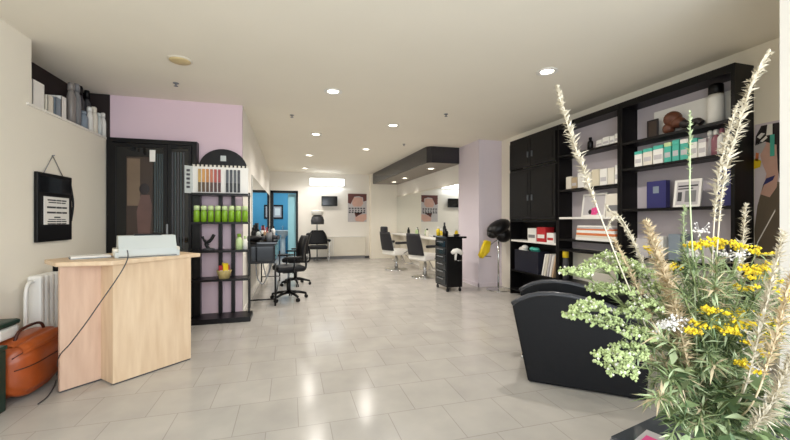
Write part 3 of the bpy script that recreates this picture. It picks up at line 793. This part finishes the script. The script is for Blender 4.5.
# ================================================================ BOOKSHELVES (right wall)
XS, XBk = 3.62, XR
TOP = 2.585
def yS(px, X=XS): return PX(px, 200, X).y
YA1, YA0 = 5.46, 4.31       # cabinet section
YB1, YB0 = 4.305, 3.30      # middle open section
YC1, YC0 = 3.295, 2.175     # near open section
Th = .03
def carcass(name, label, y0, y1, boards, cat='bookcase', back=None, white=()):
    t = thing(name, label, cat, (XS, (y0+y1)/2, 0))
    hw = (y1-y0)/2; D = XBk - XS - .006
    mb(M_blackw).box(0, D, -hw, -hw+Th, 0, TOP).build('side_panel', t)
    mb(M_blackw).box(0, D, hw-Th, hw, 0, TOP).build('side_panel', t)
    mb(M_blackw).box(0, D, -hw+Th, hw-Th, TOP-.07, TOP).build('top_panel', t)
    for z in boards:
        mb(M_white if z in white else M_blackw).box(.002, D-.002, -hw+Th, hw-Th, z-.028, z).build('shelf_board', t)
    if back:
        for (z0, z1, m) in back: mb(m).box(D-.012, D, -hw+Th, hw-Th, z0, z1).build('back_panel', t)
    return t
M_lback = mat('lilac_grey_back', (190,182,188), .7, var=.04)
ta = carcass('door_cabinet', 'black wall cabinet with four upper doors, farthest bookcase section', YA0, YA1, [.10, .42, .92, 1.245, 2.08], 'cabinet', [(.1, 1.24, M_blackw)], white=(.92,))
hw = (YA1-YA0)/2
for (z0, z1, hz) in ((1.255, 2.045, 1.60), (2.09, 2.52, 2.28)):
    for (ya, yb, hy) in ((-hw+.015, -.004, -.05), (.004, hw-.015, .05)):
        d_ = mb(M_blackw).box(-.02, 0, ya, yb, z0, z1, .004)
        d_ = d_.build('door', ta)
        mb(M_blackw).box(-.026, -.02, ya+.06, yb-.06, z0+.06, z1-.06, .003).build('door_panel', d_)
        mb(M_steel).box(-.045, -.02, hy-.006, hy+.006, hz-.045, hz+.045, .003).build('handle', d_)
tb = carcass('open_bookcase', 'black open bookcase section between the door cabinet and the near bookcase', YB0, YB1, [.10, .42, .85, .99, 1.29, 1.67, 2.145], white=(1.29,), back=[(.86, 2.515, M_lback)])
tc_ = carcass('open_bookcase', 'black open bookcase section nearest the camera with teal boxes and navy folders', YC0, YC1, [.10, .85, 1.375, 1.83, 2.12], back=[(.86, 2.515, M_lback)])

def carton(label, y0, y1, z0, h, m, x0=XS+.03, d=.16, name='carton', cat='box', group=None, lid=None, stripe=None):
    t = thing(name, label, cat, (x0+d/2, (y0+y1)/2, z0), 0, group)
    w = (y1-y0)/2
    mb(m).box(-d/2, d/2, -w, w, 0, h*.80 if lid else h, .002).build('carton_body', t)
    if lid: mb(lid).box(-d/2-.001, d/2+.001, -w-.001, w+.001, h*.80, h, .002).build('lid', t)
    if stripe: mb(stripe).box(-d/2-.002, -d/2, -w*.8, w*.8, h*.25, h*.5).build('print', t)
    return t
# --- section A contents
za = .92
carton('white carton with dark print on the white ledge under the cabinet doors', yS(534), yS(526), za, .2, M_white, stripe=M_grey, group='cartons under the cabinet doors')
carton('red and white carton in the middle of the white ledge under the cabinet doors', yS(543.5), yS(535), za, .22, M_red, stripe=M_white, group='cartons under the cabinet doors')
carton('small white carton at the right of the white ledge under the cabinet doors', yS(552), yS(545), za, .14, M_paper, stripe=M_red, group='cartons under the cabinet doors')
t = thing('storage_box', 'navy black storage box on the bottom board of the cabinet, holding white and green things', 'box', (XS+.115, yS(525), .42))
frm_ = mb(mat('navy_black_plastic', (22,24,40), .4)).box(-.10, .10, -.30, .30, 0, .02).box(-.10, -.085, -.30, .30, .02, .34).box(.085, .10, -.30, .30, .02, .34).box(-.085, .085, -.30, -.285, .02, .34).box(-.085, .085, .285, .30, .02, .34)
frm_.build('box_body', t)
t = thing('towel', 'white crumpled towel in the navy storage box', 'towel', (XS+.10, yS(518), .442)); 
b = mb(M_paper); [b.sphere((random.uniform(-.03, .03), random.uniform(-.06, .06), .31+random.uniform(-.03, .06)), .05, (1, 1.2, .8)) for _ in range(6)]; b.box(-.06, .06, -.08, .08, 0, .30, .02); b.build('cloth', t)
t = thing('towel', 'green crumpled towel in the navy storage box', 'towel', (XS+.10, yS(529), .442))
b = mb(M_teal); [b.sphere((random.uniform(-.03, .03), random.uniform(-.08, .08), .31+random.uniform(-.02, .04)), .045, (1, 1.3, .7)) for _ in range(6)]; b.box(-.06, .06, -.10, .10, 0, .30, .02); b.build('cloth', t)
for i, px in enumerate((540.5, 543, 545.5, 548, 550.5)):
    t = thing('magazine', ['white magazine leaning in the cabinet bottom, first of five from the navy box', 'cream magazine leaning in the cabinet bottom, second of five from the navy box', 'grey magazine leaning in the cabinet bottom, middle of five', 'white magazine leaning in the cabinet bottom, fourth of five', 'tan magazine leaning in the cabinet bottom, fifth of five from the navy box'][i], 'magazine', (XS+.11, yS(px)-.02, .423), 0, 'leaning magazines in the cabinet')
    o = mb([M_white, M_offw, M_pgrey, M_paper, mat('tan_cover', (188,160,130), .5)][i]).box(-.10, .10, -.012, .012, 0, .33).build('magazine_cover', t)
    o.rotation_euler = (.24, 0, 0)
    tag(o)
# --- section B contents
for i, (a, c, h) in enumerate([(594, 600, .11), (600.5, 607, .13), (607.5, 612, .12), (612.5, 617, .14)]):
    carton(['small white box on the top board of the middle bookcase, first from the left', 'small white box on the top board of the middle bookcase, second from the left', 'small white box on the top board of the middle bookcase, third from the left', 'small white box on the top board of the middle bookcase, at the right end'][i], yS(c)+.002, yS(a)-.002, 2.145, h*.8, M_white, group='white boxes on the top board', stripe=M_pgrey)
bottle('lotion_bottle', 'small black bottle on the top board of the middle bookcase', 'bottle', (XS+.1, yS(584), 2.145), .035, .17, M_black, M_black)
cols = [M_offw, mat('tan_card', (178,158,128), .6), M_white, M_offw, mat('cream_card', (214,204,180), .6), M_white, M_offw, M_white]
nm = ['first', 'second', 'third', 'fourth', 'fifth', 'sixth', 'seventh', 'eighth']
for i, (a, c) in enumerate([(564, 569), (569.5, 575), (575.5, 582), (582.5, 589), (589.5, 597), (597.5, 605), (605.5, 612), (612.5, 619)]):
    carton('cream carton on the second board of the middle bookcase, %s from the left' % nm[i], yS(c)+.003, yS(a)-.003, 1.67, [.17, .15, .2, .19, .21, .2, .2, .22][i], cols[i], d=.17, group='cartons on the second board', stripe=M_pgrey if i % 2 else None)
t = thing('photo_frame', 'white framed picture with a pink flower on the white board of the middle bookcase', 'picture', (XS+.12, yS(588), 1.29))
w = .19
frm(MB().use(M_white), -w, w, 0, .015, 0, .30, .025).build('frame', t)
b = mb(M_pgrey).box(-w+.025, w-.025, .004, .011, .025, .275)
b.use(M_pinkp); [b.sphere((.02+.035*math.cos(q), .003, .07+.03*math.sin(q)), .028, (1, .08, 1)) for q in (0, 1.25, 2.5, 3.8, 5)]
b.use(M_hair_d).sphere((-.05, .003, .065), .03, (1, .08, 1))
b.build('print', t)
t.rotation_euler = (0, 0, -PI/2)
t.location.x = XS + .07
for o in t.children: o.rotation_euler = (-.12, 0, 0)
carton('white box leaning stack beside the flower picture on the middle bookcase', yS(617), yS(604), 1.29, .27, M_offw, stripe=M_grey)
mats_ = [M_paper, M_offw, M_orange, M_paper, M_orange, M_pgrey, M_paper]
zz = .99
for i in range(7):
    h = [.035, .03, .03, .035, .02, .02, .02][i]
    y0, y1 = yS(616-i*.8), yS(575+i*.3)
    t = thing('paper_ream', ['white paper stack at the bottom of the pile on the middle bookcase', 'cream folder second from the bottom of the pile on the middle bookcase', 'thick orange folder low in the pile on the middle bookcase', 'white folder above the thick orange one on the middle bookcase', 'thin orange folder high in the pile on the middle bookcase', 'grey folder second from the top of the pile on the middle bookcase', 'white folder at the top of the pile on the middle bookcase'][i], 'folder', (XS+.11, (y0+y1)/2, zz), 0, 'pile of folders on the middle bookcase')
    w = (y1-y0)/2
    mb(mats_[i]).box(-.10, .10, -w, w, 0, h-.001).build('sheets', t)
    zz += h
bottle('spray_bottle', 'yellow bottle standing on the lower board of the middle bookcase', 'bottle', (XS+.06, yS(562), .42), .04, .41, M_dgrey, M_yellow, capr=.8, caph=.25)
# --- section C contents
t = thing('photo_frame', 'small dark framed picture on the top board of the near bookcase', 'picture', (XS+.1, yS(645), 2.12), -PI/2)
frm(mb(M_hair_d), -.06, .06, 0, .015, 0, .2, .015).build('frame', t)
mb(M_sepia).box(-.045, .045, .004, .011, .015, .185).build('print', t)
t = thing('display_card', 'pale card with a brown hairpiece print on the top board of the near bookcase', 'display card', (XS+.16, yS(677), 2.12), -PI/2)
mb(M_paper).box(-.36, .36, 0, .012, 0, .29).build('card', t)
t = thing('wig', 'brown wig lying on the top board of the near bookcase', 'wig', (XS+.09, yS(671), 2.12))
b = mb(mat('wig_hair', (96,54,34), .5, var=.5, scale=30, bump=.4))
b.sphere((0, .05, .15), .075, (1, 1.1, 1)).sphere((0, .0, .10), .06, (1, 1.2, .9)).sphere((0, .09, .06), .055, (1, 1, 1.05))
b.build('hair', t)
mb(M_hair_d).tube(smooth_curve([(0, -.02, .10), (0, -.09, .06), (0, -.18, .07), (0, -.22, .04)]), [.04]*10+[.03]*9, 8).build('ponytail', t)
bottle('lotion_bottle', 'tall white bottle with a black cap on the top board of the near bookcase', 'bottle', (XS+.09, yS(716, XS+.09), 2.12), .062, .36, M_white, M_black, capr=.72, caph=.28, shoulder=.9)
nmC = ['first', 'second', 'third', 'fourth', 'fifth', 'sixth', 'seventh', 'eighth']
for i, (a, c, m, l) in enumerate([(632, 640, M_white, M_teal), (640.5, 650, M_offw, M_teal), (650.5, 661, M_white, M_teal), (661.5, 669, M_teal, M_pale_green), (669.5, 677, M_teal, M_teal), (677.5, 686, M_teal, M_white), (686.5, 695, M_white, M_teal), (695.5, 704, M_paper, M_pgrey)]):
    carton('teal and white carton on the second board of the near bookcase, %s from the left' % nmC[i], yS(c)+.004, yS(a)-.004, 1.83, [.17, .18, .19, .2, .21, .2, .19, .17][i], m, d=.16, group='teal cartons on the near bookcase', lid=l, stripe=M_pgrey)
M_mauve = mat('mauve_plastic', (150,96,108), .4)
for i, (px, m, c) in enumerate([(710, M_pgrey, M_white), (716, M_mauve, M_white), (722, M_white, M_mauve)]):
    bottle('cosmetic_bottle', ['grey slim bottle right of the teal cartons', 'mauve slim bottle right of the teal cartons', 'white slim bottle with a mauve cap right of the teal cartons'][i], 'bottle', (XS+.09, yS(px, XS+.09), 1.83), .034, .24, m, c, 'slim bottles on the near bookcase')
def folder(label, y0, y1, z0, h):
    t = thing('box_file', label, 'folder', (XS+.15, (y0+y1)/2, z0), 0, 'navy folders on the near bookcase')
    w = (y1-y0)/2
    mb(M_navy).box(-.03, .03, -w, w, 0, h, .004).build('file_body', t)
    mb(M_bluegrey).box(-.0315, -.03, -w*.3, w*.3, h*.55, h*.8).build('spine_label', t)
folder('navy folder standing left of the framed photograph on the near bookcase', yS(657), yS(638), 1.375, .29)
folder('navy folder standing right of the framed photograph on the near bookcase', yS(726), yS(708), 1.375, .33)
t = thing('photo_frame', 'white framed grey photograph between the navy folders', 'picture', (XS+.05, yS(682), 1.375), -PI/2)
frm(mb(M_white), -.125, .125, 0, .015, 0, .27, .022).build('frame', t)
b = mb(M_pgrey).box(-.105, .105, .004, .011, .02, .25).use(M_ink).box(-.09, .09, .0025, .004, .20, .215).box(-.09, .05, .0025, .004, .175, .187).use(M_grey).box(-.02, .08, .0025, .004, .05, .16).use(M_dgrey).box(-.09, -.05, .0025, .004, .06, .15)
b.build('print', t)
for o in t.children: o.rotation_euler = (-.12, 0, 0)
for i, px in enumerate((640, 655, 672, 690, 706)):
    carton(['grey carton on the lower board of the near bookcase, first from the left', 'white carton on the lower board of the near bookcase, second from the left', 'blue-grey carton on the lower board of the near bookcase, middle one', 'white carton on the lower board of the near bookcase, fourth from the left', 'grey carton on the lower board of the near bookcase, at the right end'][i], yS(px+6), yS(px-6), .85, .2+.03*(i % 3), [M_pgrey, M_white, M_bluegrey, M_paper, M_pgrey][i], group='cartons on the lower board')

# poster on the right wall beyond the bookcase
t = thing('fashion_poster', 'tall poster of a model in a taupe top on the wall right of the bookcases', 'poster', (XR+.002, 2.17, .92))
def yz(o): return Matrix(((0,0,-1,o),(-.42,0,0,0),(0,1,0,0),(0,0,0,1)))    # poly x -> -y, poly y -> z
b = mb(M_palel).box(-.008, 0, -.31, 0, 0, 1.15)
b.use(M_brownc).prism([(.02, 0), (.0, .25), (.05, .45), (.14, .62), (.30, .66), (.6, .6), (.7, .4), (.7, 0)], 0, .002, M=yz(-.0085))
b.use(M_skin).prism([(.10, .55), (.16, .62), (.2, .72), (.14, .80), (.10, .88), (.16, .98), (.34, 1.0), (.40, .8), (.36, .60), (.25, .52)], 0, .002, M=yz(-.0105))
b.use(M_hair_d).prism([(.02, .97), (.03, 1.05), (.12, 1.13), (.4, 1.13), (.5, .9), (.42, .62), (.38, .75), (.36, .95), (.18, .99)], 0, .002, M=yz(-.0125))
b.use(M_paper).prism([(.05, 1.04), (.12, 1.07), (.18, 1.06), (.1, 1.02)], 0, .001, M=yz(-.0145)).prism([(.1, 1.0), (.2, 1.04), (.22, 1.02), (.14, .99)], 0, .001, M=yz(-.0145))
b.use(M_pgrey).prism([(.0, .88), (.12, .9), (.2, .97), (.12, 1.0), (.0, .97)], 0, .001, M=yz(-.0135))
b.use(M_orange).prism([(.02, .84), (.07, .83), (.08, .90), (.03, .91)], 0, .001, M=yz(-.0145))
b.use(M_yellow).prism([(.0, .77), (.10, .78), (.12, .83), (.05, .86), (.0, .85)], 0, .001, M=yz(-.0145))
b.use(M_teal).prism([(.26, .86), (.33, .86), (.33, 1.04), (.26, 1.04)], 0, .001, M=yz(-.0145))
b.use(M_paper).prism([(.20, 1.04), (.30, 1.04), (.30, 1.13), (.22, 1.13)], 0, .001, M=yz(-.0155))
b.use(M_navy).prism([(.14, .62), (.30, .66), (.34, .70), (.2, .68)], 0, .001, M=yz(-.0135))
b.use(M_paper).prism([(.05, .12), (.34, .40), (.34, .42), (.05, .14)], 0, .001, M=yz(-.0135))
b.build('printed_sheet', t)

# ================================================================ ARMCHAIR
e1 = Vector((.764, -.645, 0)); ang = math.atan2(e1.y, e1.x)
t = thing('tub_armchair', 'large black leather armchair with arched side panels in front of the bookcases', 'armchair', (1.76, 2.42, 0), ang)
prof_b = [(-.0, .035), (.74, .035)]
top = [(-.115, .578), (-.06, .617), (.0, .648), (.08, .672), (.18, .682), (.30, .675), (.42, .652), (.54, .625), (.66, .58), (.76, .53), (.80, .50)]
def panel(y0, y1):
    b = mb(M_leather)
    poly = [(0.0, .008), (.77, .012)] + list(reversed(top))
    M = Matrix(((1,0,0,0),(0,0,1,0),(0,1,0,0),(0,0,0,1)))
    b.prism(poly, y0, y1, M=M, bev=.012); return b
M_rim = mat('rim_highlight', (58,60,66), .35, var=.08)  # lighter grey paints the highlight along the padded arm tops
for y0, y1 in ((0, .09), (.62, .71)):
    a_ = panel(y0, y1).build('arm_panel', t)
    mb(M_rim).tube([(x, (y0+y1)/2, z) for x, z in top], .026, 8).build('arm_rim', a_)
mb(M_leather).box(-.06, .66, .095, .615, .22, .42, .04, seg=3).build('seat_cushion', t)
mb(M_leather).box(-.02, .70, .095, .615, .04, .22, .01).build('seat_base', t)
mb(M_leather).box(.68, .80, .095, .615, .22, .74, .04, seg=3).build('backrest', t)
mb(M_chrome).box(-.07, -.02, .2, .5, .10, .13, .008).build('foot_bar', t)
for x in (.06, .68):
    for y in (.045, .665): mb(M_dgrey).cyl((x, y, 0), (x, y, .035), .02, n=10).build('foot', t)

# ================================================================ TABLE + BOUQUET
ZT = .42
t = thing('glass_table', 'low table with a grey metal frame and glass top at the bottom right', 'table', (1.18, 1.12, 0), math.atan2(.07, .33))
TW, TD = .85, .65
frm(mb(M_steel), 0, TW, -TD, 0, ZT-.04, ZT-.008, .035)
b = mb(M_steel)
b.box(0, TW, -.035, 0, ZT-.045, ZT-.008, .003).box(0, TW, -TD, -TD+.035, ZT-.045, ZT-.008, .003).box(0, .035, -TD+.035, -.035, ZT-.045, ZT-.008, .003).box(TW-.035, TW, -TD+.035, -.035, ZT-.045, ZT-.008, .003)
b.build('frame', t)
mb(mat('table_glass', (70,74,78), .06, var=.05)).box(.004, TW-.004, -TD+.004, -.004, ZT-.008, ZT).build('glass_top', t)
for x in (.03, TW-.03):
    for y in (-.03, -TD+.03): mb(M_steel).box(x-.017, x+.017, y-.017, y+.017, 0, ZT-.045).build('leg', t)
p = PZ(646, 438, ZT)
t = thing('magazine', 'grey magazine with a pink cover picture on the low glass table', 'magazine', (p.x, p.y-.03, ZT), .35)
mb(M_pgrey).box(-.065, .065, -.045, .045, 0, .006).use(M_pinkp).box(-.05, .02, -.035, .03, .006, .0068).build('magazine_cover', t)

base = PD(712, 480, 1.2)
vase = thing('flower_vase', 'glazed vase holding the wildflower bouquet on the low table', 'vase', (base.x, base.y, ZT))
mb(mat('vase_glaze', (206,204,198), .2)).lathe([(.055, 0), (.075, .03), (.08, .05), (.07, .08), (.06, .10), (.066, .11), (.058, .11), (.05, .09), (.06, .06), (.05, .02)], n=24).build('vase_body', vase)
B0 = Vector((base.x, base.y, ZT+.05)); BM = Vector((base.x, base.y, ZT+.14))

M_stem = mat('stem_green', (124,136,88), .6, var=.2, scale=10)
M_leaf = mat('leaf_green', (126,144,98), .55, var=.3, scale=14)
M_leafd = mat('leaf_dark_green', (84,106,70), .55, var=.3, scale=14)
M_leafp = mat('leaf_pale_green', (176,190,148), .6, var=.25, scale=14)
M_umbel = mat('umbel_green', (166,180,124), .7, var=.25, scale=25)
M_umbelw = mat('umbel_white', (214,212,198), .7, var=.15, scale=25)
M_gold = mat('goldenrod_yellow', (232,206,40), .6, var=.2, scale=30)
M_goldd = mat('goldenrod_ochre', (176,150,40), .6, var=.2, scale=30)  # darker yellow for the twigs and some of the florets
M_plume = mat('plume_cream', (208,199,178), .8, var=.15, scale=25)
M_tan = mat('plume_tan', (206,188,154), .8, var=.2, scale=25)
M_whitef = mat('white_floret', (224,220,216), .7, var=.1, scale=25)
bq = thing('flower_bouquet', 'tall wildflower bouquet of yellow goldenrod, lacy umbels and feathery grasses at the right', 'flowers', B0)
RR = random.Random(3)
def L(v): return Vector(v) - B0
def stem_path(tip, bend=0.0, n=14, low=None):
    s = B0 + Vector((RR.uniform(-.02, .02), RR.uniform(-.02, .02), 0))
    mid = BM + (tip-BM)*.18 + Vector((0, 0, .10 + bend))
    m0 = BM + Vector((RR.uniform(-.03, .03), RR.uniform(-.03, .03), 0))
    pts = smooth_curve([s, m0, mid, (mid+tip)/2 + Vector((0, 0, .035+bend*.5)), tip], max(3, n//4))
    return pts
def leaf(b, p, d, ln, wd, curl=.2):
    d = d.normalized(); side = d.cross(Vector((0, 0, 1)))
    if side.length < .05: side = Vector((1, 0, 0))
    side.normalize(); side = (side + Vector((RR.uniform(-.4, .4), RR.uniform(-.4, .4), RR.uniform(-.6, .6)))).normalized()
    a = p; m1 = p + d*ln*.4; e = p + d*ln + Vector((0, 0, -curl*ln))
    b.face([a, m1 + side*wd, e, m1 - side*wd], True)
def rdir(up=.2):
    return Vector((RR.gauss(0, 1), RR.gauss(0, 1), RR.gauss(up, .6))).normalized()
def leafy(b, path, i0, i1, count, ln, wd, mats, spread=.9):
    for _ in range(count):
        i = RR.randint(i0, i1-1); t_ = RR.random()
        p = path[i].lerp(path[min(i+1, len(path)-1)], t_)
        b.use(RR.choice(mats))
        ax = (path[min(i+1, len(path)-1)] - path[i]).normalized()
        leaf(b, L(p), ax*.6 + rdir()*spread, ln*RR.uniform(.6, 1.3), wd*RR.uniform(.7, 1.3))
def blob(b, p, r):
    # small tetra/octa floret
    v = [p + Vector(q)*r for q in ((1,0,0),(-1,0,0),(0,1,0),(0,-1,0),(0,0,1),(0,0,-1))]
    V = [b.bm.verts.new(x) for x in v]
    fs = [b.bm.faces.new((V[i], V[j], V[k])) for i, j, k in ((0,2,4),(2,1,4),(1,3,4),(3,0,4),(2,0,5),(1,2,5),(3,1,5),(0,3,5))]
    b._fin(fs, False)
# goldenrod
gold = [(648,247,1.16),(693,243,1.2),(702,240,1.12),(712,243,1.2),(724,241,1.22),(739,243,1.15),(757,250,1.2),(751,266,1.05),(760,273,1.1),(771,277,1.15),(745,285,1.1),(716,306,1.02),
        (697,325,1.0),(708,322,1.05),(720,327,1.0),(733,325,1.05),(746,322,1.0),(758,328,1.08),(770,318,1.02),(775,330,1.12),(742,361,.98),(757,341,1.02),(787,293,1.1),(676,262,1.2),(735,306,1.12),(768,262,1.22)]
for px, py, d in gold:
    tip = PD(px, py, d); path = stem_path(tip)
    b = mb(M_stem).tube([L(p) for p in path], [.0028]*(len(path)-3)+[.002, .0015, .001], 5)
    n = len(path)
    leafy(b, path, n//3, n-1, 26, .05, .0035, [M_leaf, M_leafd, M_leafp])
    o = b.build('goldenrod_stem', bq, fix=False)
    h = mb(M_gold)
    for k in range(5):
        dv = Vector((RR.gauss(0, 1), RR.gauss(0, 1), RR.uniform(-.3, .4))).normalized()
        c0 = L(tip) - Vector((0, 0, RR.uniform(0, .02))); e_ = c0 + dv*RR.uniform(.018, .042)
        h.use(M_goldd).tube([c0, e_], .001, 4)
        for q in range(22):
            h.use(M_gold if RR.random() < .8 else M_goldd)
            blob(h, c0.lerp(e_, RR.uniform(.15, 1)) + rdir()*RR.uniform(0, .010), RR.uniform(.003, .0055))
    h.build('flower_head', o, fix=False)
# lacy umbels (left)
umb = [(577,268,1.12,.05),(597,262,1.18,.055),(612,254,1.22,.05),(590,303,1.05,.055),(577,312,1.08,.04),(607,318,1.1,.05),(618,285,1.15,.06),(640,268,1.2,.06),(613,352,1.0,.05),(630,345,1.05,.05),(632,310,1.12,.055),(646,300,1.1,.05),(628,262,1.15,.05),(600,285,1.2,.04),(640,330,1.05,.045),(655,285,1.15,.05),(622,365,1.02,.04)]
for px, py, d, rad in umb:
    tip = PD(px, py, d); path = stem_path(tip, -.02)
    b = mb(M_stem).tube([L(p) for p in path], .0024, 5)
    n = len(path); leafy(b, path, n//2, n-2, 12, .05, .004, [M_leaf, M_leafp])
    o = b.build('umbel_stem', bq, fix=False)
    h = mb(M_umbel)
    c0 = L(path[-2])
    for k in range(18):
        a = k*2.4; rr_ = rad*math.sqrt((k+.5)/18)
        e_ = L(tip) + Vector((rr_*math.cos(a), rr_*math.sin(a), -.4*rr_**2/rad + RR.uniform(-.006, .006)))
        h.use(M_stem).tube([c0, e_], .0007, 3)
        for q in range(13):
            h.use(M_umbel if RR.random() < .90 else M_umbelw)
            blob(h, e_ + rdir()*RR.uniform(.002, .012), RR.uniform(.0032, .0058))
    h.build('flower_umbel', o, fix=False)
# white little flowers
for px, py, d in [(672,323,1.0),(662,327,1.03),(684,320,1.05),(738,255,1.1),(700,232,1.2),(752,345,1.05),(765,400,.98),(725,255,1.18),(742,330,1.2),(755,370,1.05),(690,255,1.25)]:
    tip = PD(px, py, d); path = stem_path(tip)
    o = mb(M_stem).tube([L(p) for p in path], .002, 5).build('white_flower_stem', bq, fix=False)
    h = mb(M_whitef)
    for k in range(46):
        fc = L(tip) + rdir()*abs(RR.gauss(0, .017))
        h.tube([L(tip), fc], .0006, 3); blob(h, fc, RR.uniform(.0025, .005))
    h.build('flower_cluster', o, fix=False)
# plumes
def plume(pts, rad, m, i0, dens, name='grass_plume', label=None, ln=.022, wd=.0022):
    path = smooth_curve(pts, 8)
    n = len(path)
    o = mb(m).tube([L(p) for p in path], [.0022]*(n-6)+[.0018, .0016, .0014, .0012, .001, .0008], 5).build('grass_stem', bq, fix=False)
    if label: o['label'] = label
    h = mb(m)
    s = int(n*i0)
    for i in range(s, n-1):
        f = (i-s)/max(1, n-1-s); env = (1-f)**.6*(min(1, f*5)+.15)
        ax = (path[i+1]-path[i]).normalized()
        for _ in range(dens):
            p = L(path[i].lerp(path[i+1], RR.random()))
            d = (ax*.8 + rdir(0)*.9).normalized()
            leaf(h, p, d, ln*RR.uniform(.6, 1.4)*(.35+env)*rad/.02, wd*RR.uniform(.8, 1.5), .1)
    h.build(name, o, fix=False)
plume([B0, BM, PD(672, 380, 1.15), PD(630, 290, 1.12), PD(600, 215, 1.1), PD(580, 160, 1.1), PD(566, 120, 1.1), PD(557, 86, 1.1)], .019, M_plume, .58, 17, label='tall cream grass plume leaning left', wd=.0030)
plume([B0, BM, PD(714, 380, 1.15), PD(716, 270, 1.13), PD(724, 180, 1.1), PD(740, 122, 1.1), PD(752, 84, 1.1), PD(770, 52, 1.1)], .020, M_plume, .50, 17, label='tallest cream grass plume leaning right', wd=.0032)
plume([B0, BM, PD(712, 380, 1.2), PD(712, 270, 1.2), PD(716, 200, 1.2), PD(724, 150, 1.2), PD(738, 105, 1.2)], .022, M_plume, .60, 16, wd=.003)
plume([B0, BM, PD(700, 400, 1.1), PD(694, 280, 1.1), PD(690, 200, 1.1), PD(690, 150, 1.1), PD(690, 112, 1.1)], .012, M_leafp, .72, 8)
plume([B0, BM, PD(694, 390, 1.08), PD(676, 310, 1.05), PD(660, 262, 1.04), PD(646, 222, 1.04)], .030, M_tan, .45, 30, wd=.0028)
plume([B0, BM, PD(694, 400, 1.12), PD(680, 340, 1.1), PD(670, 300, 1.08), PD(662, 262, 1.08)], .026, M_tan, .45, 24, wd=.0028)
plume([B0, BM, PD(680, 400, 1.12), PD(655, 330, 1.12), PD(634, 280, 1.12), PD(614, 240, 1.12)], .018, M_tan, .45, 20)
plume([B0, BM, PD(740, 400, .98), PD(760, 330, .95), PD(772, 280, .95), PD(784, 232, .95)], .024, M_plume, .45, 20, wd=.0026)
plume([B0, BM, PD(748, 410, .95), PD(772, 350, .93), PD(785, 300, .93), PD(800, 250, .93)], .024, M_tan, .5, 18, wd=.0026)
plume([B0, BM, PD(745, 430, .95), PD(768, 410, .92), PD(782, 380, .92), PD(794, 350, .92)], .024, M_plume, .4, 22)
plume([B0, BM, PD(725, 380, 1.2), PD(735, 300, 1.25), PD(742, 250, 1.25), PD(746, 205, 1.25)], .024, M_plume, .5, 20)
plume([B0, BM, PD(700, 380, 1.25), PD(690, 300, 1.3), PD(684, 250, 1.3), PD(684, 205, 1.3)], .020, M_leafp, .5, 14)
plume([B0, BM, PD(680, 380, 1.2), PD(655, 300, 1.25), PD(632, 240, 1.25), PD(606, 205, 1.25)], .016, M_plume, .55, 12)
plume([B0, BM, PD(686, 390, 1.15), PD(664, 320, 1.2), PD(640, 255, 1.2), PD(618, 215, 1.22), PD(606, 232, 1.22)], .012, M_plume, .6, 10)
# leafy filler stems
for k in range(88):
    px = RR.uniform(628, 788); py = RR.uniform(252, 436) + .0012*(px-705)**2*4
    if px < 660: py = min(max(py, 300), 400)
    if py > 360: px = max(px, 654 + RR.uniform(-8, 20))
    d = RR.uniform(.97, 1.38 if py < 400 else 1.12)
    tip = PD(px, py, d); path = stem_path(tip, RR.uniform(-.03, .03))
    b = mb(M_stem).tube([L(p) for p in path], .0022, 4)
    n = len(path)
    mats = [M_leafd, M_leaf, M_leaf, M_leafp] if k % 3 else [M_leafp, M_leaf, M_tan]
    leafy(b, path, n//4, n-1, 165, .054, .0031, mats)
    b.build('leafy_stem', bq, fix=False)
# broad leaves low
for px, py, d in [(770,425,.95),(745,430,1.0),(700,420,1.0),(680,405,1.02),(775,395,.98),(672,365,1.02),(712,436,.98),(730,425,.96),(752,412,.95),(722,410,1.0),(690,432,.97),(762,436,.95),(778,412,.93),(780,436,.95),(735,395,.95),(690,370,1.0),(760,380,1.0)]:
    tip = PD(px, py, d); path = stem_path(tip, -.02)
    b = mb(M_stem).tube([L(p) for p in path], .0024, 4)
    for _ in range(7):
        b.use(RR.choice([M_leafd, M_leafd, M_leaf, M_leafp]))
        leaf(b, L(tip) - Vector((0, 0, RR.uniform(0, .05))), rdir(.1), RR.uniform(.05, .09), RR.uniform(.010, .017), .3)
    b.build('broad_leaf_sprig', bq, fix=False)

# ================================================================ LIGHT, WORLD, CAMERA
w = bpy.data.worlds.new('daylight'); bpy.context.scene.world = w; w.use_nodes = True
bg = w.node_tree.nodes['Background']; bg.inputs['Color'].default_value = (.86, .93, 1.0, 1); bg.inputs['Strength'].default_value = 1.7
def area(name, loc, rot, sx, sy, e, col):
    l = bpy.data.lights.new(name, 'AREA'); l.shape = 'RECTANGLE'; l.size = sx; l.size_y = sy; l.energy = e; l.color = col
    o = bpy.data.objects.new(name, l); C.objects.link(o); o.location = loc; o.rotation_euler = rot; return o
area('shop_window_daylight', (.6, -1.25, 1.5), (math.radians(90), 0, 0), 3.6, 2.2, 120, (.88, .94, 1.0))
area('blue_room_lamp', (.1, 13.0, 2.55), (0, 0, 0), 1.2, 1.2, 32, (.85, .95, 1.0))
area('tube_lamp', (1.14, YB-.2, 2.40), (math.radians(70), 0, 0), 1.0, .1, 4, (.92, .96, 1.0))

cam = bpy.data.cameras.new('camera'); co = bpy.data.objects.new('camera', cam); C.objects.link(co)
cam.sensor_fit = 'HORIZONTAL'; cam.sensor_width = 36; cam.lens = 36*FOC/790; cam.clip_start = .05
co.location = (0, 0, CAMH); co.rotation_euler = (math.radians(90), 0, -YAW)
bpy.context.scene.camera = co
sc = bpy.context.scene
sc.view_settings.view_transform = 'Standard'
sc.view_settings.look = 'None'
sc.view_settings.exposure = -0.05
sc.cycles.diffuse_bounces = 8
sc.cycles.max_bounces = 14
